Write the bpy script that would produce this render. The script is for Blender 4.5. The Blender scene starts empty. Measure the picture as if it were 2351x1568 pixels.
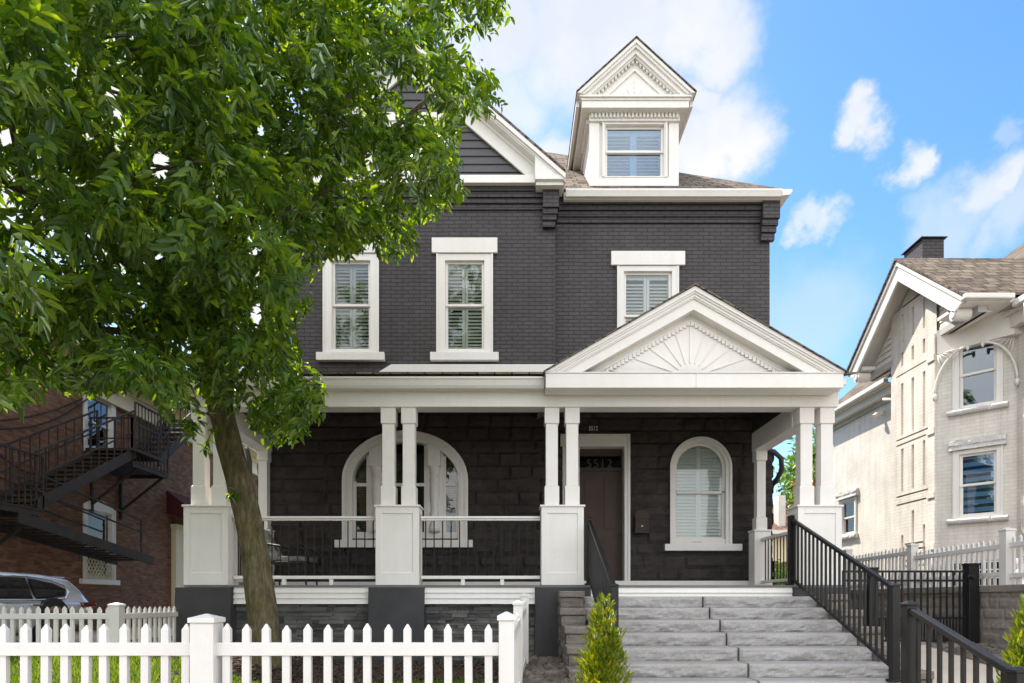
import bpy, bmesh, math, random
import numpy as np
from mathutils import Vector, Matrix, noise

random.seed(7)
RNG = np.random.default_rng(11)
SC = bpy.context.scene
COL = SC.collection
R = math.radians

# ------------------------------------------------------------------ camera
EYE, FPX, CX, HZ = 1.3, 1500.0, 1175.5, 1380.0
cam_d = bpy.data.cameras.new('camera')
cam = bpy.data.objects.new('camera', cam_d)
COL.objects.link(cam)
cam.location = (0, 0, EYE)
cam.rotation_euler = (R(90), 0, 0)
cam_d.sensor_width = 36
cam_d.lens = 36 * FPX / 2351
cam_d.shift_y = (HZ - 784) / 2351
cam_d.clip_end = 3000
SC.camera = cam


def PX(px, Y): return (px - CX) * Y / FPX
def PZ(py, Y): return EYE + (HZ - py) * Y / FPX
def W(px, py, Y): return Vector((PX(px, Y), Y, PZ(py, Y)))


# ------------------------------------------------------------------ sky, sun, exposure
SUN_EL = R(55)
SUN_AZ = math.atan2(-0.68, 0.72)
SKY_STRENGTH = 0.15
SC.view_settings.view_transform = 'Standard'
SC.view_settings.look = 'None'
SC.view_settings.gamma = 1
SC.view_settings.exposure = 1.52

sun_d = bpy.data.lights.new('sun', 'SUN')
sun_d.energy = 3.0
sun_d.angle = R(0.5)
sun_d.color = (1.0, 0.93, 0.82)
sun = bpy.data.objects.new('sun', sun_d)
COL.objects.link(sun)
sv = Vector((math.sin(SUN_AZ) * math.cos(SUN_EL), math.cos(SUN_AZ) * math.cos(SUN_EL), math.sin(SUN_EL)))
sun.rotation_euler = sv.to_track_quat('Z', 'Y').to_euler()
sun.location = (-8, 4, 20)

world = bpy.data.worlds.new('World')
SC.world = world
world.use_nodes = True


def build_world():
    nt = world.node_tree
    nt.nodes.clear()
    N, L = nt.nodes.new, nt.links.new
    out = N('ShaderNodeOutputWorld')
    bg = N('ShaderNodeBackground')
    bg.inputs['Strength'].default_value = SKY_STRENGTH
    L(bg.outputs[0], out.inputs[0])
    sky = N('ShaderNodeTexSky')
    sky.sky_type = 'NISHITA'
    sky.sun_disc = False
    sky.sun_elevation = SUN_EL
    sky.sun_rotation = SUN_AZ
    sky.air_density = 1.0
    sky.dust_density = 0.6
    sky.ozone_density = 1.2
    hs = N('ShaderNodeHueSaturation')
    hs.inputs['Hue'].default_value = 0.505
    hs.inputs['Saturation'].default_value = 1.3
    hs.inputs['Value'].default_value = 0.74
    L(sky.outputs[0], hs.inputs['Color'])
    tc = N('ShaderNodeTexCoord')
    # turbulence that breaks up the cloud edges
    n1 = N('ShaderNodeTexNoise')
    n1.inputs['Scale'].default_value = 11
    n1.inputs['Detail'].default_value = 9
    n1.inputs['Roughness'].default_value = 0.6
    L(tc.outputs['Generated'], n1.inputs['Vector'])
    sub = N('ShaderNodeVectorMath'); sub.operation = 'SUBTRACT'
    sub.inputs[1].default_value = (0.5, 0.5, 0.5)
    L(n1.outputs['Color'], sub.inputs[0])
    scl = N('ShaderNodeVectorMath'); scl.operation = 'SCALE'
    scl.inputs['Scale'].default_value = 0.115
    L(sub.outputs[0], scl.inputs[0])
    add = N('ShaderNodeVectorMath'); add.operation = 'ADD'
    L(tc.outputs['Generated'], add.inputs[0]); L(scl.outputs[0], add.inputs[1])

    def d(px, py): return Vector(((px - CX) / FPX, 1, (HZ - py) / FPX)).normalized()
    clouds = [(1190, 60, 150, 1), (1320, 70, 190, 1), (1450, 60, 200, 1), (1590, 50, 150, 1), (1655, 105, 110, 1),
              (1620, 0, 130, .9), (1090, 120, 130, .9), (1330, 175, 120, .6), (1520, 170, 120, .7), (1420, 190, 120, .5),
              (1660, 300, 120, 1), (1710, 335, 95, 1), (1610, 330, 110, .95), (1625, 230, 70, .9), (1560, 260, 80, .7),
              (1280, 350, 70, .8), (1180, 220, 110, .7),
              (1965, 285, 66, .95), (1978, 238, 52, 1), (1995, 310, 55, .9), (1940, 320, 45, .9),
              (2098, 375, 58, .9), (2125, 360, 40, .9), (2075, 385, 45, .8),
              (2245, 430, 82, .8), (2285, 410, 60, .9), (2195, 485, 100, .45), (2310, 480, 100, .55), (2130, 500, 80, .4),
              (1885, 500, 44, .75), (1850, 510, 40, .7), (1920, 500, 40, .5), (2303, 305, 38, .35),
              (300, 350, 420, 1), (0, 250, 420, 1), (560, 700, 260, 1), (-400, 200, 500, 1), (760, -200, 300, .9),
              (1860, 740, 170, .35), (1800, 850, 150, .4), (1200, 420, 160, .5)]
    acc = None
    for px, py, r, a in clouds:
        c = d(px, py)
        rr = 0.5 * ((d(px + r, py) - c).length + (d(px, py + r) - c).length)
        di = N('ShaderNodeVectorMath'); di.operation = 'DISTANCE'
        L(add.outputs[0], di.inputs[0]); di.inputs[1].default_value = c
        mr = N('ShaderNodeMapRange'); mr.interpolation_type = 'SMOOTHSTEP'
        mr.inputs['From Min'].default_value = rr * 1.22
        mr.inputs['From Max'].default_value = rr * 0.30
        mr.inputs['To Min'].default_value = 0
        mr.inputs['To Max'].default_value = a
        L(di.outputs['Value'], mr.inputs['Value'])
        if acc is None:
            acc = mr.outputs[0]
        else:
            mx = N('ShaderNodeMath'); mx.operation = 'MAXIMUM'
            L(acc, mx.inputs[0]); L(mr.outputs[0], mx.inputs[1])
            acc = mx.outputs[0]
    # unseen cloud added behind the camera to light the facade; reflects in the glass
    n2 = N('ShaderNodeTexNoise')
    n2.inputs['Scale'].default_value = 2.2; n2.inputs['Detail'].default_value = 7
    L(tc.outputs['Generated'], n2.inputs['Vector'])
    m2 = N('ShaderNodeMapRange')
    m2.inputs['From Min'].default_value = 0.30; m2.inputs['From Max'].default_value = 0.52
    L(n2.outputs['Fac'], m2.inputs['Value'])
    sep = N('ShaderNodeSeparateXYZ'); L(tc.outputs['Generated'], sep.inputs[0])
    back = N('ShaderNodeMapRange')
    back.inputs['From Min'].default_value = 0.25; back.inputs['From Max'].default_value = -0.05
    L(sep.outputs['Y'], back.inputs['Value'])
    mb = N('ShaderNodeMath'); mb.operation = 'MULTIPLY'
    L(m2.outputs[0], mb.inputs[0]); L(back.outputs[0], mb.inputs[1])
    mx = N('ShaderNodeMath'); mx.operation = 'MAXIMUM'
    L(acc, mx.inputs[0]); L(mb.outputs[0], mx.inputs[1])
    # thin veil that keeps cloud bodies from being flat
    n3 = N('ShaderNodeTexNoise')
    n3.inputs['Scale'].default_value = 5; n3.inputs['Detail'].default_value = 6
    L(tc.outputs['Generated'], n3.inputs['Vector'])
    cr = N('ShaderNodeValToRGB')
    cr.color_ramp.elements[0].position = 0.34; cr.color_ramp.elements[0].color = (2.6, 2.8, 3.15, 1)
    cr.color_ramp.elements[1].position = 0.62; cr.color_ramp.elements[1].color = (3.5, 3.40, 3.24, 1)
    L(n3.outputs['Fac'], cr.inputs[0])
    # clouds behind the camera, out of view, brightened to fill the shaded facade
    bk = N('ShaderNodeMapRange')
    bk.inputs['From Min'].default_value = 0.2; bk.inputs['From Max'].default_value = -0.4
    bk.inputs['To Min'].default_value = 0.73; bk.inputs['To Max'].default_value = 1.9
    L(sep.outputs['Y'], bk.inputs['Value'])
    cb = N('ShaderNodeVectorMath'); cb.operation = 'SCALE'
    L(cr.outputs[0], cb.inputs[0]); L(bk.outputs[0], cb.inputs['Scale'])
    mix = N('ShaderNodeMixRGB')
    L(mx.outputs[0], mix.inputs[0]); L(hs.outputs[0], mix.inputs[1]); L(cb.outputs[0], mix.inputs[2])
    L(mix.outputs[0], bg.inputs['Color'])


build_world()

# ------------------------------------------------------------------ materials
MATS = {}


class NT:
    def __init__(self, name):
        self.m = bpy.data.materials.new(name)
        self.m.use_nodes = True
        self.t = self.m.node_tree
        self.t.nodes.clear()
        self.out = self.n('ShaderNodeOutputMaterial')
        self.b = self.n('ShaderNodeBsdfPrincipled')
        self.l(self.b.outputs[0], self.out.inputs[0])
        self.geo = self.n('ShaderNodeNewGeometry')

    def n(self, k, **kw):
        x = self.t.nodes.new(k)
        for a, v in kw.items():
            setattr(x, a, v)
        return x

    def l(self, a, b): self.t.links.new(a, b)

    def noise(self, scale, detail=5, rough=.6, vec=None):
        x = self.n('ShaderNodeTexNoise')
        x.inputs['Scale'].default_value = scale
        x.inputs['Detail'].default_value = detail
        x.inputs['Roughness'].default_value = rough
        self.l(vec or self.geo.outputs['Position'], x.inputs['Vector'])
        return x

    def ramp(self, fac, stops):
        x = self.n('ShaderNodeValToRGB')
        e = x.color_ramp.elements
        while len(e) < len(stops):
            e.new(.5)
        for i, (p, c) in enumerate(stops):
            e[i].position = p
            e[i].color = (*c, 1)
        self.l(fac, x.inputs[0])
        return x.outputs[0]

    def mul(self, a, b, fac=1.0):
        x = self.n('ShaderNodeMixRGB', blend_type='MULTIPLY')
        x.inputs[0].default_value = fac
        self.l(a, x.inputs[1])
        self.l(b, x.inputs[2])
        return x.outputs[0]

    def bump(self, h, strength=.3, dist=.02, prev=None):
        x = self.n('ShaderNodeBump')
        x.inputs['Strength'].default_value = strength
        x.inputs['Distance'].default_value = dist
        self.l(h, x.inputs['Height'])
        if prev is not None:
            self.l(prev, x.inputs['Normal'])
        return x.outputs[0]

    def uv_wall(self):
        """(distance along the wall, height) from world position and face normal"""
        cr = self.n('ShaderNodeVectorMath', operation='CROSS_PRODUCT')
        cr.inputs[0].default_value = (0, 0, 1)
        self.l(self.geo.outputs['True Normal'], cr.inputs[1])
        dt = self.n('ShaderNodeVectorMath', operation='DOT_PRODUCT')
        self.l(cr.outputs[0], dt.inputs[0])
        self.l(self.geo.outputs['Position'], dt.inputs[1])
        sp = self.n('ShaderNodeSeparateXYZ')
        self.l(self.geo.outputs['Position'], sp.inputs[0])
        cb = self.n('ShaderNodeCombineXYZ')
        self.l(dt.outputs['Value'], cb.inputs[0])
        self.l(sp.outputs['Z'], cb.inputs[1])
        return cb.outputs[0]

    def uv_roof(self):
        """(along the eave, up the slope)"""
        cr = self.n('ShaderNodeVectorMath', operation='CROSS_PRODUCT')
        cr.inputs[0].default_value = (0, 0, 1)
        self.l(self.geo.outputs['True Normal'], cr.inputs[1])
        nm = self.n('ShaderNodeVectorMath', operation='NORMALIZE')
        self.l(cr.outputs[0], nm.inputs[0])
        dt = self.n('ShaderNodeVectorMath', operation='DOT_PRODUCT')
        self.l(nm.outputs[0], dt.inputs[0])
        self.l(self.geo.outputs['Position'], dt.inputs[1])
        sp = self.n('ShaderNodeSeparateXYZ')
        self.l(self.geo.outputs['Position'], sp.inputs[0])
        ml = self.n('ShaderNodeMath', operation='MULTIPLY')
        ml.inputs[1].default_value = 1.5
        self.l(sp.outputs['Z'], ml.inputs[0])
        cb = self.n('ShaderNodeCombineXYZ')
        self.l(dt.outputs['Value'], cb.inputs[0])
        self.l(ml.outputs[0], cb.inputs[1])
        return cb.outputs[0]

    def brick(self, vec, w, h, mortar, c1, c2, cm, smooth=.3):
        x = self.n('ShaderNodeTexBrick')
        x.inputs['Scale'].default_value = 1
        x.inputs['Brick Width'].default_value = w
        x.inputs['Row Height'].default_value = h
        x.inputs['Mortar Size'].default_value = mortar
        x.inputs['Mortar Smooth'].default_value = smooth
        x.inputs['Color1'].default_value = (*c1, 1)
        x.inputs['Color2'].default_value = (*c2, 1)
        x.inputs['Mortar'].default_value = (*cm, 1)
        self.l(vec, x.inputs['Vector'])
        return x

    def warp(self, vec, amount, scale):
        nz = self.noise(scale, 3)
        s = self.n('ShaderNodeVectorMath', operation='SUBTRACT')
        s.inputs[1].default_value = (.5, .5, .5)
        self.l(nz.outputs['Color'], s.inputs[0])
        k = self.n('ShaderNodeVectorMath', operation='SCALE')
        k.inputs['Scale'].default_value = amount
        self.l(s.outputs[0], k.inputs[0])
        a = self.n('ShaderNodeVectorMath', operation='ADD')
        self.l(vec, a.inputs[0])
        self.l(k.outputs[0], a.inputs[1])
        return a.outputs[0]

    def fin(self, color=None, rough=.6, normal=None, spec=.4, metal=0):
        if color is not None:
            if isinstance(color, tuple):
                self.b.inputs['Base Color'].default_value = (*color, 1)
            else:
                self.l(color, self.b.inputs['Base Color'])
        self.b.inputs['Roughness'].default_value = rough
        self.b.inputs['Specular IOR Level'].default_value = spec
        self.b.inputs['Metallic'].default_value = metal
        if normal is not None:
            self.l(normal, self.b.inputs['Normal'])
        return self.m


def sc3(c, k): return tuple(min(1, v * k) for v in c)


def m_plain(name, c, rough=.5, var=.12, scale=3, bump=.0, bscale=60, spec=.4, metal=0):
    t = NT(name)
    nz = t.noise(scale, 6)
    col = t.ramp(nz.outputs['Fac'], [(.3, sc3(c, 1 - var)), (.7, sc3(c, 1 + var * .5))])
    nr = None
    if bump:
        nr = t.bump(t.noise(bscale, 4).outputs['Fac'], bump, .01)
    MATS[name] = t.fin(col, rough, nr, spec, metal)
    return MATS[name]


def m_paint(name, c, rough=.45):
    """gloss house paint on wood: faint streaks of weather and slight unevenness"""
    t = NT(name)
    mp = t.n('ShaderNodeVectorMath', operation='MULTIPLY')
    mp.inputs[1].default_value = (6, 6, .7)
    t.l(t.geo.outputs['Position'], mp.inputs[0])
    a = t.noise(2.0, 6, .65, mp.outputs[0])
    col = t.ramp(a.outputs['Fac'], [(.28, sc3(c, .955)), (.6, c)])
    b = t.noise(1.1, 3)
    col = t.mul(col, t.ramp(b.outputs['Fac'], [(.3, (.95, .94, .92)), (.65, (1, 1, 1))]))
    g = t.noise(5.5, 8, .75)
    col = t.mul(col, t.ramp(g.outputs['Fac'], [(.28, (.93, .925, .91)), (.44, (1, 1, 1))]))
    nr = t.bump(t.noise(28, 4).outputs['Fac'], .06, .01)
    MATS[name] = t.fin(col, rough, nr, .4)


def m_brickpaint(name, c, w=.215, h=.0725, mortar=.006, mk=.72, bump=.55, rough=.55, var=.12):
    t = NT(name)
    uv = t.warp(t.uv_wall(), .018, 3)
    br = t.brick(uv, w, h, mortar, sc3(c, 1 - var), sc3(c, 1 + var), sc3(c, mk))
    a = t.noise(1.2, 5)
    col = t.mul(br.outputs['Color'], t.ramp(a.outputs['Fac'], [(.3, (.78, .78, .78)), (.7, (1.0, 1.0, 1.0))]))
    st = t.n('ShaderNodeVectorMath', operation='MULTIPLY')
    st.inputs[1].default_value = (4.5, 4.5, .45)
    t.l(t.geo.outputs['Position'], st.inputs[0])
    sn = t.noise(1.4, 6, .6, st.outputs[0])
    col = t.mul(col, t.ramp(sn.outputs['Fac'], [(.32, (.86, .85, .84)), (.55, (1, 1, 1))]))
    inv = t.n('ShaderNodeMath', operation='SUBTRACT')
    inv.inputs[0].default_value = 1
    t.l(br.outputs['Fac'], inv.inputs[1])
    n0 = t.bump(t.noise(24, 5).outputs['Fac'], .25, .012)
    nr = t.bump(inv.outputs[0], bump, .012, n0)
    MATS[name] = t.fin(col, rough, nr, .35)


def m_redbrick():
    t = NT('red_brick')
    uv = t.warp(t.uv_wall(), .008, 4)
    br = t.brick(uv, .22, .075, .009, (.21, .100, .060), (.36, .185, .112), (.22, .165, .12))
    # some bricks fire much lighter or darker
    a = t.noise(1.0, 4)
    st = t.n('ShaderNodeVectorMath', operation='MULTIPLY')
    st.inputs[1].default_value = (2.2, 12, 1)
    t.l(t.uv_wall(), st.inputs[0])
    b = t.noise(2.0, 2, .5, st.outputs[0])
    col = t.mul(br.outputs['Color'], t.ramp(a.outputs['Fac'], [(.3, (.75, .75, .75)), (.7, (1, 1, 1))]))
    col = t.mul(col, t.ramp(b.outputs['Fac'], [(.35, (.62, .6, .6)), (.62, (1, 1, 1)), (.8, (1.0, .95, .9))]))
    inv = t.n('ShaderNodeMath', operation='SUBTRACT')
    inv.inputs[0].default_value = 1
    t.l(br.outputs['Fac'], inv.inputs[1])
    MATS['red_brick'] = t.fin(col, .8, t.bump(inv.outputs[0], .5, .01), .2)


def m_shingle(name, c1, c2, w=.26, h=.21):
    t = NT(name)
    uv = t.uv_roof()
    br = t.brick(uv, w, h, .012, c1, c2, sc3(c1, .35), .1)
    br.offset = .37
    st = t.n('ShaderNodeVectorMath', operation='MULTIPLY')
    st.inputs[1].default_value = (3, 5, 1)
    t.l(uv, st.inputs[0])
    b = t.noise(1.3, 2, .5, st.outputs[0])
    col = t.mul(br.outputs['Color'], t.ramp(b.outputs['Fac'], [(.32, (.5, .48, .46)), (.5, (.9, .88, .85)), (.68, (1, .97, .92))]))
    g = t.noise(120, 3)
    col = t.mul(col, t.ramp(g.outputs['Fac'], [(.3, (.7, .7, .7)), (.7, (1, 1, 1))]))
    MATS[name] = t.fin(col, .95, t.bump(br.outputs['Fac'], -.6, .015), .1)


def m_stone(name, stops, scale=2.5, rough=.85, bump=.5, grain=40, spec=.25, isle=.72):
    t = NT(name)
    a = t.noise(scale, 8, .65)
    col = t.ramp(a.outputs['Fac'], stops)
    b = t.noise(grain, 4)
    col = t.mul(col, t.ramp(b.outputs['Fac'], [(.25, (.72, .72, .72)), (.6, (1, 1, 1))]))
    isl = t.ramp(t.geo.outputs['Random Per Island'], [(0, (isle, isle, isle)), (1, (1, 1, 1))])
    col = t.mul(col, isl)
    n0 = t.bump(t.noise(9, 8, .7).outputs['Fac'], bump, .03)
    nr = t.bump(b.outputs['Fac'], bump * .6, .008, n0)
    MATS[name] = t.fin(col, rough, nr, spec)


def m_leaf(name, c_dark, c_mid, c_light, trans=.45, gloss=.12):
    t = NT(name)
    t.t.nodes.remove(t.b)
    col = t.ramp(t.geo.outputs['Random Per Island'], [(0, c_dark), (.55, c_mid), (1, c_light)])
    big = t.noise(1.3, 3)
    col = t.mul(col, t.ramp(big.outputs['Fac'], [(.35, (.75, .8, .75)), (.65, (1, 1, 1))]))
    df = t.n('ShaderNodeBsdfDiffuse')
    tr = t.n('ShaderNodeBsdfTranslucent')
    gl = t.n('ShaderNodeBsdfGlossy')
    gl.inputs['Roughness'].default_value = .38
    gl.inputs['Color'].default_value = (.85, 1, .75, 1)
    hs = t.n('ShaderNodeHueSaturation')
    hs.inputs['Hue'].default_value = .473
    hs.inputs['Saturation'].default_value = 1.1
    hs.inputs['Value'].default_value = 4.2
    t.l(col, hs.inputs['Color'])
    t.l(col, df.inputs[0])
    t.l(hs.outputs[0], tr.inputs[0])
    m1 = t.n('ShaderNodeMixShader')
    m1.inputs[0].default_value = trans
    t.l(df.outputs[0], m1.inputs[1]); t.l(tr.outputs[0], m1.inputs[2])
    fr = t.n('ShaderNodeFresnel')
    fr.inputs['IOR'].default_value = 1.4
    ml = t.n('ShaderNodeMath', operation='MULTIPLY_ADD')
    ml.inputs[1].default_value = .30; ml.inputs[2].default_value = gloss * .12
    t.l(fr.outputs[0], ml.inputs[0])
    m2 = t.n('ShaderNodeMixShader')
    t.l(ml.outputs[0], m2.inputs[0]); t.l(m1.outputs[0], m2.inputs[1]); t.l(gl.outputs[0], m2.inputs[2])
    t.l(m2.outputs[0], t.out.inputs[0])
    MATS[name] = t.m


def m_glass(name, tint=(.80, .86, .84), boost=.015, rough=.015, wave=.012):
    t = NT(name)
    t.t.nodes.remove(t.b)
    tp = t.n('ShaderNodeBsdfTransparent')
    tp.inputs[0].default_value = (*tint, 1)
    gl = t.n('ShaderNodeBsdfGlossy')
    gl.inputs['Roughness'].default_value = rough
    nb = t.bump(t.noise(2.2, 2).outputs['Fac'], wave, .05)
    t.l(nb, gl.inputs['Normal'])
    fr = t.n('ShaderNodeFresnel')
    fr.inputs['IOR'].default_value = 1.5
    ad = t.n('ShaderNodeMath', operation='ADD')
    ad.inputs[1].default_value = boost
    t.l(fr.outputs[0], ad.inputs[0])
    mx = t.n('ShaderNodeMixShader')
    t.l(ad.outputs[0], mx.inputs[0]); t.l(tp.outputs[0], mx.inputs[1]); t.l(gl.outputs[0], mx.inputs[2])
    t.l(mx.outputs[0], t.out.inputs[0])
    MATS[name] = t.m


def m_bark():
    t = NT('bark')
    mp = t.n('ShaderNodeVectorMath', operation='MULTIPLY')
    mp.inputs[1].default_value = (14, 14, 3.5)
    t.l(t.geo.outputs['Position'], mp.inputs[0])
    a = t.noise(1.6, 8, .7, mp.outputs[0])
    c = t.ramp(a.outputs['Fac'], [(.3, (.05, .041, .024)), (.55, (.15, .125, .075)), (.75, (.25, .215, .14))])
    b = t.noise(3.5, 5)
    c = t.mul(c, t.ramp(b.outputs['Fac'], [(.4, (1, 1, 1)), (.7, (.72, .78, .55))]))
    MATS['bark'] = t.fin(c, .9, t.bump(a.outputs['Fac'], .8, .03), .15)


WHITE = (.80, .77, .735)
m_paint('white_paint', WHITE)
m_paint('fence_white', (.70, .68, .66), .35)
m_paint('fence_grey', (.72, .70, .66), .5)
m_paint('cream_paint', (.78, .68, .46), .5)
m_paint('shutter_paint', (.86, .85, .82), .5)
m_brickpaint('charcoal_brick', (.064, .056, .058), mortar=.009, mk=.45, bump=.9)
m_brickpaint('cream_brick', (.80, .75, .675), mk=.84, bump=.45, rough=.5, var=.03)
m_plain('cream_wood', (.80, .76, .70), .5, .06, 4)
m_plain('frieze_grey', (.50, .49, .47), .6, .1)
m_redbrick()
m_shingle('shingle', (.15, .125, .105), (.29, .245, .20))
m_shingle('shingle_brown', (.20, .12, .09), (.30, .20, .15))
m_stone('charcoal_stone', [(.3, (.037, .031, .028)), (.7, (.070, .059, .055))], 3, .7, .5, 30, .2)
m_stone('ledge_stone', [(.3, (.075, .078, .078)), (.5, (.16, .16, .15)), (.72, (.34, .31, .27))], 1.2, .85, .6, isle=.38)
m_stone('step_stone', [(.3, (.37, .35, .335)), (.7, (.48, .465, .455))], 1.3, .85, .38, 55)
m_stone('block_stone', [(.3, (.19, .165, .14)), (.7, (.34, .305, .265))], 1.5, .95, .7, 45)
m_stone('gravel_stone', [(.3, (.10, .085, .072)), (.7, (.30, .26, .22))], 3, .95, .5)
m_stone('rock_white', [(.3, (.70, .68, .66)), (.7, (.80, .78, .76))], 3, .8, .6)
m_plain('charcoal_stucco', (.052, .051, .053), .75, .25, 2, .35, 70)
m_plain('charcoal_paint', (.045, .041, .042), .5, .15, 3, .05)
m_plain('siding_paint', (.075, .072, .078), .5, .12, 2, .05)
m_plain('door_paint', (.058, .033, .023), .6, .2, 4, .05)
m_plain('ceiling_paint', (.045, .040, .038), .5, .1)
m_plain('deck_paint', (.16, .155, .15), .6, .2, 3)
m_plain('black_metal', (.012, .011, .011), .45, .2, 6, .04, 90, .35)
m_plain('rust_metal', (.040, .028, .022), .7, .5, 5, .2, 50)
m_plain('bronze', (.040, .025, .016), .55, .4, 20, .2, 60, .3, 0)
m_plain('concrete', (.54, .47, .385), .9, .18, 1.2, .2, 60)
m_plain('asphalt', (.055, .055, .055), .95, .25, 2, .4, 80)
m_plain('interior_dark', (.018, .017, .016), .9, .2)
m_plain('blind_cloth', (.75, .76, .74), .8, .04)
m_plain('blind_grey', (.11, .12, .12), .8, .1)
m_plain('mulch_soil', (.030, .021, .016), 1, .4, 6, .5, 30)
m_plain('mulch_chip', (.075, .048, .034), .95, .5, 8)
m_plain('ground_soil', (.07, .085, .03), 1, .35, 3, .3, 30)
m_plain('car_paint', (.56, .58, .61), .25, .03, 2, spec=.6, metal=.4)
m_plain('chrome', (.75, .75, .75), .12, .05, 2, metal=1)
m_plain('rubber', (.02, .02, .02), .8, .2)
m_plain('tail_light', (.11, .010, .012), .15, .1, spec=.7)
m_plain('awning_red', (.075, .010, .012), .8, .3)
m_plain('cushion', (.22, .22, .22), .9, .95, 7)
m_plain('yellow_canvas', (.55, .36, .07), .8, .1)
m_plain('wood_fence', (.20, .13, .08), .8, .3, 3)
m_plain('number_white', (.88, .85, .78), .5, .05)
m_plain('number_dim', (.018, .013, .011), .4, .1)
m_plain('wire', (.02, .018, .016), .7, .2)
m_leaf('ash_leaf', (.020, .052, .006), (.046, .102, .008), (.130, .190, .014), .5)
m_leaf('far_leaf', (.026, .060, .010), (.055, .115, .016), (.095, .175, .028), .35)
m_leaf('cedar_leaf', (.048, .085, .008), (.095, .145, .012), (.23, .215, .02), .34)
m_leaf('grass_leaf', (.04, .085, .010), (.085, .15, .018), (.16, .21, .035), .35, .05)
m_leaf('ochre_leaf', (.08, .045, .015), (.13, .07, .02), (.18, .10, .03), .35)
m_bark()
m_glass('glass', (.93, .96, .95))
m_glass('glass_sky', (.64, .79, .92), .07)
m_glass('car_glass', (.10, .11, .12), .05, .02, .0)


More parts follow.
